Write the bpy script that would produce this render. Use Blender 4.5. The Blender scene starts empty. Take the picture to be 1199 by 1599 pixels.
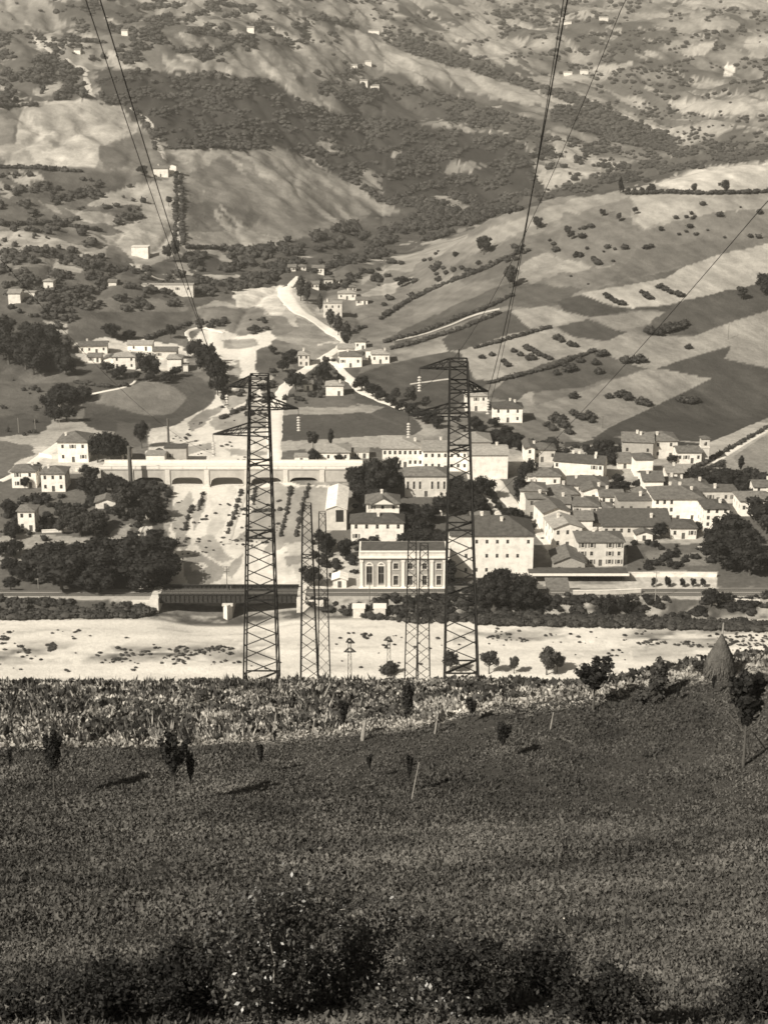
import bpy, math, random
import numpy as np
from mathutils import Vector, Matrix
S = bpy.context.scene
R = math.radians
random.seed(7)
rng = np.random.default_rng(11)

# ------------------------------------------------------------------ camera, light, exposure
TILT = R(17.0)
FPX = 2300.0          # focal length in pixels of a 1199 x 1599 picture
EYE = 160.0           # eye height above the river bed
cam_d = bpy.data.cameras.new('camera')
cam_d.sensor_fit = 'VERTICAL'
cam_d.sensor_height = 24.0
cam_d.lens = 24.0 * FPX / 1599.0
cam_d.clip_start = 0.5
cam_d.clip_end = 12000
cam = bpy.data.objects.new('camera', cam_d)
S.collection.objects.link(cam)
cam.location = (0, 0, EYE)
cam.rotation_euler = (math.pi / 2 - TILT, 0, 0)
S.camera = cam

SUN_EL = R(38)
SUN_AZ = R(-133)      # compass-like angle of the sun from +Y, clockwise: behind the left shoulder
world = bpy.data.worlds.new('World')
S.world = world
world.use_nodes = True
wn, wl = world.node_tree.nodes, world.node_tree.links
wn.clear()
sky = wn.new('ShaderNodeTexSky')
sky.sky_type = 'NISHITA'
sky.sun_disc = False
sky.sun_elevation = SUN_EL
sky.sun_rotation = SUN_AZ
sky.air_density = 1.0
sky.dust_density = 2.0
bw = wn.new('ShaderNodeRGBToBW')
tint = wn.new('ShaderNodeMix'); tint.data_type = 'RGBA'; tint.blend_type = 'MULTIPLY'
tint.inputs[0].default_value = 1.0
tint.inputs[7].default_value = (1.0, 0.93, 0.80, 1)
bg = wn.new('ShaderNodeBackground')
bg.inputs['Strength'].default_value = 0.046
wo = wn.new('ShaderNodeOutputWorld')
wl.new(sky.outputs[0], bw.inputs[0])
wl.new(bw.outputs[0], tint.inputs[6])
wl.new(tint.outputs[2], bg.inputs['Color'])
wl.new(bg.outputs[0], wo.inputs['Surface'])

sun_d = bpy.data.lights.new('sun', 'SUN')
sun_d.energy = 5.0
sun_d.angle = R(0.53)
sun_d.color = (1.0, 0.93, 0.80)
sun = bpy.data.objects.new('sun', sun_d)
S.collection.objects.link(sun)
sdir = Vector((math.sin(SUN_AZ) * math.cos(SUN_EL), math.cos(SUN_AZ) * math.cos(SUN_EL), math.sin(SUN_EL)))
sun.rotation_euler = sdir.to_track_quat('Z', 'Y').to_euler()
sun.location = (-200, -300, 500)

S.view_settings.view_transform = 'Standard'
S.view_settings.look = 'None'
S.view_settings.exposure = 0.62
S.view_settings.gamma = 1.0
S.view_settings.use_curve_mapping = False
S.cycles.max_bounces = 5
S.cycles.transparent_max_bounces = 4
S.cycles.volume_bounces = 0
S.cycles.filter_width = 1.65

# ------------------------------------------------------------------ small helpers
def tag(o, label=None, cat=None, group=None, kind=None):
    if label: o['label'] = label
    if cat: o['category'] = cat
    if group: o['group'] = group
    if kind: o['kind'] = kind
    return o

def link(o, parent=None):
    S.collection.objects.link(o)
    if parent is not None:
        o.parent = parent
    return o

def mesh_from(name, verts, faces, mats=(), midx=None, smooth=False):
    me = bpy.data.meshes.new(name)
    me.from_pydata([tuple(map(float, v)) for v in verts], [], [tuple(map(int, f)) for f in faces])
    for m in mats: me.materials.append(m)
    if midx is not None:
        me.polygons.foreach_set('material_index', np.asarray(midx, dtype=np.int32))
    if smooth:
        me.polygons.foreach_set('use_smooth', np.ones(len(me.polygons), dtype=bool))
    me.update()
    return me

def mesh_np(name, V, F, mats=(), smooth=False):
    """V (n,3) floats, F (m,k) ints all the same k"""
    me = bpy.data.meshes.new(name)
    V = np.asarray(V, dtype=np.float32); F = np.asarray(F, dtype=np.int32)
    m, k = F.shape
    me.vertices.add(len(V)); me.vertices.foreach_set('co', V.ravel())
    me.loops.add(m * k); me.loops.foreach_set('vertex_index', F.ravel())
    me.polygons.add(m)
    me.polygons.foreach_set('loop_start', np.arange(m, dtype=np.int32) * k)
    me.polygons.foreach_set('loop_total', np.full(m, k, dtype=np.int32))
    if smooth: me.polygons.foreach_set('use_smooth', np.ones(m, dtype=bool))
    for mm in mats: me.materials.append(mm)
    me.update(calc_edges=True)
    return me

def obj(name, me, parent=None, loc=(0, 0, 0), rz=0.0, scale=None):
    o = bpy.data.objects.new(name, me)
    o.location = loc
    o.rotation_euler = (0, 0, rz)
    if scale is not None: o.scale = scale
    return link(o, parent)

def empty(name, loc, rz=0.0):
    o = bpy.data.objects.new(name, None)
    o.empty_display_size = 1
    o.location = loc
    o.rotation_euler = (0, 0, rz)
    return link(o)

# value noise in numpy, no lattice alignment visible after a few octaves
def _h(ix, iy, seed):
    n = (ix.astype(np.int64) * 374761393 + iy.astype(np.int64) * 668265263 + seed * 1442695041) & 0xffffffff
    n = ((n ^ (n >> 13)) * 1274126177) & 0xffffffff
    return ((n ^ (n >> 16)) & 0xffff) / 65535.0

def vnoise(x, y, seed=0):
    ix, iy = np.floor(x), np.floor(y)
    fx, fy = x - ix, y - iy
    fx = fx * fx * (3 - 2 * fx); fy = fy * fy * (3 - 2 * fy)
    a, b = _h(ix, iy, seed), _h(ix + 1, iy, seed)
    c, d = _h(ix, iy + 1, seed), _h(ix + 1, iy + 1, seed)
    return (a * (1 - fx) + b * fx) * (1 - fy) + (c * (1 - fx) + d * fx) * fy

def fbm(x, y, seed=0, octv=4):
    x = np.asarray(x, dtype=float); y = np.asarray(y, dtype=float)
    v = 0; amp = 0.5; tot = 0
    for i in range(octv):
        c, s_ = math.cos(0.6 * i + .3), math.sin(0.6 * i + .3)
        v = v + amp * vnoise((x * c - y * s_) + 17.3 * i, (x * s_ + y * c) - 9.1 * i, seed + i)
        tot += amp; amp *= 0.5; x = x * 2.03; y = y * 2.03
    return v / tot

# ------------------------------------------------------------------ the lie of the land
def z_of(Y, v):      # height that shows at picture row v when it stands Y metres ahead
    return EYE + Y * math.tan(math.atan((799.5 - v) / FPX) - TILT)

SC = [-.50, -.25, -.17, -.09, 0.0, .09, .17, .25, .50]
v_edge = [1178, 1178, 1176, 1163, 1148, 1112, 1092, 1058, 1030]      # lower edge of the crop terrace
v_crest = [1068, 1068, 1067, 1066, 1066, 1066, 1073, 1056, 1044]
v_front = [[(55, 1396), (76, 1302), (88, 1252)]] * 9
tail = {
 0: [(600, 'z', 10), (650, 645), (700, 602), (760, 530), (850, 440), (1000, 350), (1150, 262), (1400, 150), (1700, 70), (2000, -5), (2500, -70), (3300, -90)],
 2: [(600, 'z', 10), (655, 648), (690, 602), (745, 566), (820, 500), (900, 430), (1000, 380), (1150, 280), (1350, 180), (1600, 100), (2000, 0), (2500, -60), (3300, -80)],
 3: [(600, 'z', 10), (680, 625), (760, 562), (850, 494), (930, 442), (1050, 390), (1200, 300), (1450, 200), (1700, 110), (2100, 0), (2600, -60), (3300, -80)],
 4: [(600, 'z', 10), (680, 618), (760, 558), (850, 500), (950, 440), (1010, 405), (1080, 395), (1300, 330), (1500, 270), (1750, 190), (2050, 110), (2450, 15), (2900, -50), (3300, -60)],
 5: [(600, 'z', 9), (660, 628), (730, 550), (810, 460), (890, 378), (940, 322), (1010, 338), (1250, 335), (1500, 310), (1700, 250), (2000, 180), (2400, 90), (2800, 10), (3300, -50)],
 6: [(590, 'z', 9), (640, 648), (700, 570), (780, 470), (850, 385), (905, 318), (940, 290), (1020, 312), (1250, 310), (1500, 295), (1700, 252), (2000, 188), (2400, 90), (2800, 10), (3300, -50)],
 7: [(590, 'z', 9), (640, 660), (700, 572), (780, 470), (850, 380), (910, 300), (960, 254), (1040, 280), (1250, 285), (1500, 262), (1700, 222), (2000, 165), (2400, 80), (2800, 5), (3300, -50)],
}
tail[1] = tail[0]; tail[8] = tail[7]
def pchip(xs, ys, xq):
    xs = np.array(xs, float); ys = np.array(ys, float)
    h = np.diff(xs); d = np.diff(ys) / h
    m = np.zeros(len(xs)); m[0], m[-1] = d[0], d[-1]
    for i in range(1, len(xs) - 1):
        if d[i - 1] * d[i] > 0:
            w1, w2 = 2 * h[i] + h[i - 1], h[i] + 2 * h[i - 1]
            m[i] = (w1 + w2) / (w1 / d[i - 1] + w2 / d[i])
    k = np.clip(np.searchsorted(xs, xq) - 1, 0, len(h) - 1)
    t = (xq - xs[k]) / h[k]
    return ((2 * t**3 - 3 * t**2 + 1) * ys[k] + (t**3 - 2 * t**2 + t) * h[k] * m[k]
            + (-2 * t**3 + 3 * t**2) * ys[k + 1] + (t**3 - t**2) * h[k] * m[k + 1])

YT = np.concatenate([np.arange(-80, 180, 4.0), np.arange(180, 1000, 5.0), np.arange(1000, 3301, 20.0)])
cols = []
for i in range(9):
    pts = [(-80, 196), (0, 158.3), (28, z_of(28, 1600)), (40, z_of(40, 1498))]
    pts += [(Y, z_of(Y, v)) for Y, v in v_front[i]]
    pts += [(104, z_of(104, v_edge[i])), (128, z_of(128, v_edge[i] * .40 + v_crest[i] * .60)), (150, z_of(150, v_crest[i])),
            (165, z_of(165, v_crest[i]) - 2.5), (225, 57), (300, 17), (335, 0.0), (350, 0.0), (385, 0.0), (405, 0.2), (450, 2.0), (500, 5.0), (547, 8.0)]
    for t in tail[i]:
        pts.append((t[0], t[2]) if len(t) == 3 else (t[0], z_of(t[0], t[1])))
    cols.append(pchip([p[0] for p in pts], [p[1] for p in pts], YT))
cols = np.array(cols)                      # (9, nY)
ST = np.linspace(-.5, .5, 201)
G = np.zeros((201, len(YT)))
for j in range(len(YT)):
    G[:, j] = pchip(SC, cols[:, j], ST)
# soften the creases left between the control columns
for _ in range(6):
    G[1:-1] = (G[:-2] + 2 * G[1:-1] + G[2:]) / 4

def base_z(s, Y):
    s = np.clip(s, -.4999, .4999); Y = np.clip(Y, YT[0], YT[-1] - .01)
    fs = (s + .5) * 200; i = np.floor(fs).astype(int); a = fs - i
    j = np.clip(np.searchsorted(YT, Y, side='right') - 1, 0, len(YT) - 2)
    b = (Y - YT[j]) / (YT[j + 1] - YT[j])
    return ((G[i, j] * (1 - a) + G[i + 1, j] * a) * (1 - b) + (G[i, j + 1] * (1 - a) + G[i + 1, j + 1] * a) * b)

def sstep(a, b, x):
    t = np.clip((x - a) / (b - a), 0, 1)
    return t * t * (3 - 2 * t)

BANKZ = 4.5           # height of the rails' bed
Yr = 424.0            # the railway runs straight across at this distance
def xr(u, v=925):
    ct, st = math.cos(TILT), math.sin(TILT); b_ = (799.5 - v) / FPX
    return ((u - 599.5) / FPX) / (ct + b_ * st) * Yr
XA, XB, XM = xr(252), xr(465), xr(358)
def ground_z(x, Y):
    x = np.asarray(x, float); Y = np.asarray(Y, float)
    s = x / np.maximum(Y, 30.0)
    z = base_z(s, Y)
    far = sstep(620, 1500, Y)
    g1 = np.abs(2 * fbm((x + .5 * Y) / 70, (Y - .3 * x) / 260, 15, 4) - 1)
    z = z - 9 * sstep(900, 1500, Y) * (1 - g1) ** 3 - 3 * sstep(700, 900, Y) * (1 - np.abs(2 * fbm(x / 30, Y / 120, 16, 3) - 1)) ** 3 * (s < .0)
    z = z + far * ((fbm(x / 130, Y / 170, 3, 4) - .5) * 46 * sstep(700, 2000, Y)
                   - 13 * far * np.abs(2 * fbm(x / 90 + .35 * Y / 90, Y / 230, 5, 3) - 1))
    z = z + sstep(560, 760, Y) * (fbm(x / 38, Y / 38, 8, 3) - .5) * 4
    z = z + (1 - sstep(140, 165, Y)) * sstep(5, 30, Y) * (fbm(x / 9, Y / 9, 21, 3) - .5) * 1.0
    # torrent channel and gravel humps in the river bed
    bed = sstep(335, 350, Y) * (1 - sstep(402, 412, Y))
    z = z + bed * (fbm(x / 14, Y / 5, 31, 3) - .5) * 0.9
    ch = np.exp(-((s + .115) / .040) ** 4) * sstep(390, 412, Y) * (1 - sstep(520, 640, Y))
    z = z - ch * 2.2
    out_ = np.maximum(sstep(-XA + 1.5, -XA + 4.5, -x), sstep(XB + 1.5, XB + 4.5, x))
    dy = Y - Yr
    prof = np.interp(dy, [-12, -8.8, -4.4, -3.3, 3.3, 4.4, 9, 12], [-3, .9, BANKZ - .7, BANKZ - .12, BANKZ - .12, BANKZ - .7, 1.2, -3])
    prof = prof + (np.abs(dy) > 4) * (fbm(x / 4, Y / 3, 35, 3) - .5) * 1.2
    near_ = (np.abs(dy) < 12)
    z = np.where(near_, z + out_ * np.maximum(prof - z, 0), z)
    return z

def pix(x, Y, z):
    """picture coordinates of a point of the place (photo pixels)"""
    ct, st = math.cos(TILT), math.sin(TILT)
    d = Y * ct - (z - EYE) * st
    up = Y * st + (z - EYE) * ct
    d = np.maximum(d, .1)
    return 599.5 + FPX * x / d, 799.5 - FPX * up / d, d

YR = np.concatenate([np.arange(8, 120, 1.2), np.arange(120, 1100, 2.5), np.arange(1100, 3250, 12.0)])
def at_many(u, v):
    """where the line of sight through each pixel meets the ground"""
    u = np.atleast_1d(np.asarray(u, float)); v = np.atleast_1d(np.asarray(v, float))
    b = (799.5 - v) / FPX
    ct, st = math.cos(TILT), math.sin(TILT)
    s = ((u - 599.5) / FPX) / (ct + b * st)
    tz = (-st + b * ct) / (ct + b * st)
    out = np.zeros((len(u), 3))
    for k0 in range(0, len(u), 1500):
        sl = slice(k0, k0 + 1500)
        ss, tt = s[sl], tz[sl]
        X = ss[:, None] * YR[None, :]
        Z = ground_z(X, np.broadcast_to(YR, X.shape))
        D = EYE + tt[:, None] * YR[None, :] - Z
        hit = D < 0
        k = np.argmax(hit, axis=1); k = np.where(hit.any(axis=1), np.maximum(k, 1), len(YR) - 1)
        r = np.arange(len(k))
        d0, d1 = D[r, k - 1], D[r, k]
        t = np.clip(d0 / np.where(d0 - d1 == 0, 1, d0 - d1), 0, 1)
        Y = YR[k - 1] + t * (YR[k] - YR[k - 1])
        out[sl, 0] = ss * Y; out[sl, 1] = Y
    out[:, 2] = ground_z(out[:, 0], out[:, 1])
    return out

def at(u, v):
    return Vector(at_many([u], [v])[0])

def pxm(p):      # photo pixels per metre at a place
    ct, st = math.cos(TILT), math.sin(TILT)
    return FPX / (p[1] * ct - (p[2] - EYE) * st)

def z_at(Y, v):
    return z_of(Y, v)

# ------------------------------------------------------------------ materials
def grey(v, t=1.0):
    return (v, v * (1 - .045 * t), v * (1 - .11 * t), 1)

def new_mat(name, rough=.9, spec=.2):
    m = bpy.data.materials.new(name); m.use_nodes = True
    nt = m.node_tree; b = nt.nodes['Principled BSDF']
    b.inputs['Roughness'].default_value = rough
    b.inputs['Specular IOR Level'].default_value = spec
    return m, nt, b

def noise_node(nt, scale, detail=4, rough=.6, vec=None):
    n = nt.nodes.new('ShaderNodeTexNoise')
    n.inputs['Scale'].default_value = scale
    n.inputs['Detail'].default_value = detail
    n.inputs['Roughness'].default_value = rough
    if vec is not None: nt.links.new(vec, n.inputs['Vector'])
    return n

def ramp(nt, fac, stops):
    r = nt.nodes.new('ShaderNodeValToRGB')
    els = r.color_ramp.elements
    while len(els) < len(stops): els.new(.5)
    for e, (p, c) in zip(els, stops):
        e.position = p; e.color = c
    nt.links.new(fac, r.inputs[0])
    return r

def mottled(name, lo, hi, scale, rough=.9, detail=5, bump=0.0, bscale=None, coord='Object', spec=.15, sharp=(.3, .7), rnd=0.0):
    m, nt, b = new_mat(name, rough, spec)
    tc = nt.nodes.new('ShaderNodeTexCoord')
    if coord == 'World':
        geo = nt.nodes.new('ShaderNodeNewGeometry'); vec = geo.outputs['Position']
    else: vec = tc.outputs[coord]
    n = noise_node(nt, scale, detail, .65, vec)
    r = ramp(nt, n.outputs[0], [(sharp[0], grey(lo)), (sharp[1], grey(hi))])
    col = r.outputs[0]
    if rnd:
        oi = nt.nodes.new('ShaderNodeObjectInfo')
        mr = nt.nodes.new('ShaderNodeMapRange')
        mr.inputs['To Min'].default_value = 1 - rnd; mr.inputs['To Max'].default_value = 1 + rnd
        nt.links.new(oi.outputs['Random'], mr.inputs['Value'])
        mx = nt.nodes.new('ShaderNodeVectorMath'); mx.operation = 'SCALE'
        nt.links.new(col, mx.inputs[0]); nt.links.new(mr.outputs[0], mx.inputs['Scale'])
        col = mx.outputs[0]
    nt.links.new(col, b.inputs['Base Color'])
    if bump:
        n2 = noise_node(nt, bscale or scale * 3, 4, .6, vec)
        bp = nt.nodes.new('ShaderNodeBump'); bp.inputs['Strength'].default_value = bump
        bp.inputs['Distance'].default_value = .3
        nt.links.new(n2.outputs[0], bp.inputs['Height'])
        nt.links.new(bp.outputs[0], b.inputs['Normal'])
    return m

def ground_material(name, nscale, namp, bump, bdist, bscale):
    m, nt, b = new_mat(name, .95, .1)
    at_ = nt.nodes.new('ShaderNodeAttribute'); at_.attribute_name = 'tone'
    geo = nt.nodes.new('ShaderNodeNewGeometry')
    n1 = noise_node(nt, nscale, 6, .7, geo.outputs['Position'])
    mr = nt.nodes.new('ShaderNodeMapRange')
    mr.inputs['From Min'].default_value = .28; mr.inputs['From Max'].default_value = .72
    mr.inputs['To Min'].default_value = 1 - namp; mr.inputs['To Max'].default_value = 1 + namp
    nt.links.new(n1.outputs[0], mr.inputs['Value'])
    mul = nt.nodes.new('ShaderNodeVectorMath'); mul.operation = 'SCALE'
    nt.links.new(at_.outputs['Color'], mul.inputs[0])
    nt.links.new(mr.outputs[0], mul.inputs['Scale'])
    nt.links.new(mul.outputs[0], b.inputs['Base Color'])
    n2 = noise_node(nt, bscale, 5, .65, geo.outputs['Position'])
    bp = nt.nodes.new('ShaderNodeBump'); bp.inputs['Strength'].default_value = bump
    bp.inputs['Distance'].default_value = bdist
    nt.links.new(n2.outputs[0], bp.inputs['Height'])
    nt.links.new(bp.outputs[0], b.inputs['Normal'])
    return m

M = {}
M['hill'] = ground_material('hill_soil_and_grass', .16, .20, .5, 2.5, .14)
M['valley'] = ground_material('valley_ground', .5, .34, .4, .6, .6)
M['meadow'] = ground_material('meadow_soil', 1.6, .40, .6, .15, 3)
M['gravel'] = ground_material('river_gravel', .7, .15, .7, .3, 1.6)
M['wall_white'] = mottled('whitewashed_plaster', .52, .82, .45, .9, rnd=.09, sharp=(.25, .55))
M['wall_cream'] = mottled('cream_plaster', .40, .62, .45, .9, rnd=.1, sharp=(.25, .6))
M['wall_grey'] = mottled('grey_render', .30, .42, .6, .9, rnd=.1)
M['wall_stone'] = mottled('rubble_stone', .24, .40, 1.8, .95, bump=.4, bscale=3, rnd=.08)
M['trim'] = mottled('pale_stone_trim', .66, .80, .8)
M['panel'] = mottled('reddish_brick_panel', .26, .36, 1.2)
M['concrete'] = mottled('pale_concrete', .34, .50, .35, bump=.15)
M['stone_pier'] = mottled('light_stone_pier', .50, .68, 1.0, bump=.3)
M['dark_iron'] = mottled('dark_painted_iron', .022, .04, 2.0, .6, spec=.3)
M['pylon_steel'] = mottled('weathered_pylon_steel', .012, .026, 1.5, .6, spec=.3)
M['wire'] = mottled('blackened_cable', .02, .03, 1.0, .6)
M['porcelain'] = mottled('white_porcelain', .42, .55, 3.0, .3, spec=.5)
M['pane'] = mottled('dark_window_glass', .018, .04, 1.0, .25, spec=.5)
M['shutter'] = mottled('grey_wood_shutter', .12, .2, 2.0)
M['frame'] = mottled('pale_window_surround', .55, .7, 2.0)
M['wood'] = mottled('weathered_wood', .07, .13, 3.0)
M['bark'] = mottled('rough_bark', .06, .11, 4.0, bump=.4)
M['palebark'] = mottled('pale_bark', .20, .34, 4.0)
M['straw'] = mottled('old_straw', .05, .14, 1.6, bump=.8, bscale=7)
M['ballast'] = mottled('track_ballast', .22, .34, 1.5, bump=.3)
M['rail'] = mottled('rail_steel', .10, .16, 1.0, .4, spec=.5)
M['road'] = mottled('white_dusty_road', .60, .74, .3, coord='World')
M['gardenpath'] = mottled('pale_garden_path', .45, .6, .3, coord='World')
M['track'] = mottled('earth_track', .32, .44, .25, coord='World')
M['bankgrass'] = mottled('bank_grass', .06, .24, .45, coord='World', bump=.5, bscale=1.2)
M['petal'] = mottled('white_petals', .7, .85, 3.0)

def roof_material(name, lo, hi):
    m, nt, b = new_mat(name, .9, .15)
    tc = nt.nodes.new('ShaderNodeTexCoord')
    n = noise_node(nt, .8, 6, .8, tc.outputs['Object'])
    r = ramp(nt, n.outputs[0], [(.3, grey(lo * .7)), (.7, grey(hi * 1.15))])
    w = nt.nodes.new('ShaderNodeTexWave'); w.inputs['Scale'].default_value = 1.1
    w.inputs['Distortion'].default_value = 1.2; w.inputs['Detail'].default_value = 2
    nt.links.new(tc.outputs['UV'], w.inputs['Vector'])
    oi = nt.nodes.new('ShaderNodeObjectInfo')
    mr = nt.nodes.new('ShaderNodeMapRange'); mr.inputs['To Min'].default_value = .82; mr.inputs['To Max'].default_value = 1.2
    nt.links.new(oi.outputs['Random'], mr.inputs['Value'])
    mx = nt.nodes.new('ShaderNodeVectorMath'); mx.operation = 'SCALE'
    nt.links.new(r.outputs[0], mx.inputs[0]); nt.links.new(mr.outputs[0], mx.inputs['Scale'])
    nt.links.new(mx.outputs[0], b.inputs['Base Color'])
    n3 = noise_node(nt, 2.5, 3, .6, tc.outputs['Object'])
    bp = nt.nodes.new('ShaderNodeBump'); bp.inputs['Strength'].default_value = .5; bp.inputs['Distance'].default_value = .15
    nt.links.new(n3.outputs[0], bp.inputs['Height']); nt.links.new(bp.outputs[0], b.inputs['Normal'])
    return m
M['roof'] = roof_material('old_clay_tiles', .085, .165)
M['roof_dark'] = roof_material('dark_clay_tiles', .05, .09)
M['roof_pale'] = roof_material('pale_sheet_roof', .20, .32)
M['roof_white'] = roof_material('whitened_roof', .72, .82)

def leaf_material(name, lo, hi, rnd=.25, patch=0.0, pscale=.2):
    m, nt, b = new_mat(name, .75, .25)
    geo = nt.nodes.new('ShaderNodeNewGeometry')
    r = ramp(nt, geo.outputs['Random Per Island'], [(0.0, grey(lo)), (1.0, grey(hi))])
    oi = nt.nodes.new('ShaderNodeObjectInfo')
    mr = nt.nodes.new('ShaderNodeMapRange'); mr.inputs['To Min'].default_value = 1 - rnd; mr.inputs['To Max'].default_value = 1 + rnd
    nt.links.new(oi.outputs['Random'], mr.inputs['Value'])
    mx = nt.nodes.new('ShaderNodeVectorMath'); mx.operation = 'SCALE'
    nt.links.new(r.outputs[0], mx.inputs[0]); nt.links.new(mr.outputs[0], mx.inputs['Scale'])
    col = mx.outputs[0]
    if patch:
        n = noise_node(nt, pscale, 5, .65, geo.outputs['Position'])
        m2 = nt.nodes.new('ShaderNodeMapRange'); m2.inputs['From Min'].default_value = .32; m2.inputs['From Max'].default_value = .68
        m2.inputs['To Min'].default_value = 1 - patch; m2.inputs['To Max'].default_value = 1 + patch
        nt.links.new(n.outputs[0], m2.inputs['Value'])
        m3 = nt.nodes.new('ShaderNodeVectorMath'); m3.operation = 'SCALE'
        nt.links.new(col, m3.inputs[0]); nt.links.new(m2.outputs[0], m3.inputs['Scale']); col = m3.outputs[0]
    nt.links.new(col, b.inputs['Base Color'])
    return m
M['leaf'] = leaf_material('tree_foliage', .015, .050)
M['leaf_dark'] = leaf_material('dark_foliage', .006, .019)
M['leaf_far'] = leaf_material('wood_foliage', .030, .056, .1, .35, .02)
M['leaf_pale'] = leaf_material('dry_crop_leaves', .09, .34, .1, .5, .35)
M['grass'] = leaf_material('meadow_clover', .048, .086, .1, .75, .10)
M['leaf_painted_glint'] = leaf_material('glossy_leaves_painted_glints', .012, .05, .1)
e_ = [n for n in M['leaf_painted_glint'].node_tree.nodes if n.type == 'VALTORGB'][0].color_ramp.elements.new(.93); e_.color = grey(.05)
[n for n in M['leaf_painted_glint'].node_tree.nodes if n.type == 'VALTORGB'][0].color_ramp.elements[-1].color = grey(.17)  # glints painted into the colour: a small share of leaves turns pale
M['leaf_painted_glint'].node_tree.nodes['Principled BSDF'].inputs['Roughness'].default_value = .4
M['leaf_painted_glint'].node_tree.nodes['Principled BSDF'].inputs['Specular IOR Level'].default_value = .5
# ------------------------------------------------------------------ the ground: parcels, woods, beds
def inpoly(px, py, poly):
    poly = np.asarray(poly, float)
    res = np.zeros(len(px), bool)
    x0, y0 = poly.min(0); x1, y1 = poly.max(0)
    idx = np.nonzero((px >= x0) & (px <= x1) & (py >= y0) & (py <= y1))[0]
    if len(idx) == 0: return res
    X, Y = px[idx], py[idx]
    c = np.zeros(len(idx), bool)
    n = len(poly); j = n - 1
    for i in range(n):
        xi, yi = poly[i]; xj, yj = poly[j]
        if yi != yj:
            c ^= ((yi > Y) != (yj > Y)) & (X < (xj - xi) * (Y - yi) / (yj - yi) + xi)
        j = i
    res[idx] = c
    return res

def near_line(px, py, pts, w):
    res = np.zeros(len(px), bool)
    pts = np.asarray(pts, float)
    for a, b in zip(pts[:-1], pts[1:]):
        lo = np.minimum(a, b) - w; hi = np.maximum(a, b) + w
        idx = np.nonzero((px > lo[0]) & (px < hi[0]) & (py > lo[1]) & (py < hi[1]))[0]
        if len(idx) == 0: continue
        d = b - a; L = max((d ** 2).sum(), 1e-6)
        t = np.clip(((px[idx] - a[0]) * d[0] + (py[idx] - a[1]) * d[1]) / L, 0, 1)
        dist = np.hypot(px[idx] - a[0] - t * d[0], py[idx] - a[1] - t * d[1])
        res[idx[dist < w]] = True
    return res

# parcels on the slopes and the valley floor: (reflectance, outline, raggedness in pixels)
WOOD1 = [(145,106),(240,112),(330,113),(360,120),(430,128),(470,160),(540,182),(600,178),(650,192),(720,205),(800,212),(830,240),(835,275),(850,300),(800,330),(745,340),(700,325),(640,330),(590,315),(560,292),(520,270),(470,240),(440,228),(390,236),(330,232),(260,232),(225,200),(190,165),(160,160)]
WOOD2 = [(862,166),(915,166),(960,182),(1010,198),(1062,216),(1030,236),(980,226),(905,205),(858,190)]
WOOD3 = [(600,50),(650,62),(720,92),(800,118),(870,140),(930,160),(990,190),(940,182),(860,150),(800,132),(720,108),(640,84),(600,66)]
WOOD4 = [(600,125),(680,145),(760,165),(830,190),(860,205),(860,250),(800,215),(700,190),(640,192),(560,178),(520,150),(560,130)]
WOOD5 = [(380,395),(470,372),(560,345),(620,330),(700,320),(760,330),(820,318),(830,326),(760,342),(690,372),(620,398),(560,412),(500,425),(440,440),(380,432),(300,425),(290,400)]
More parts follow.
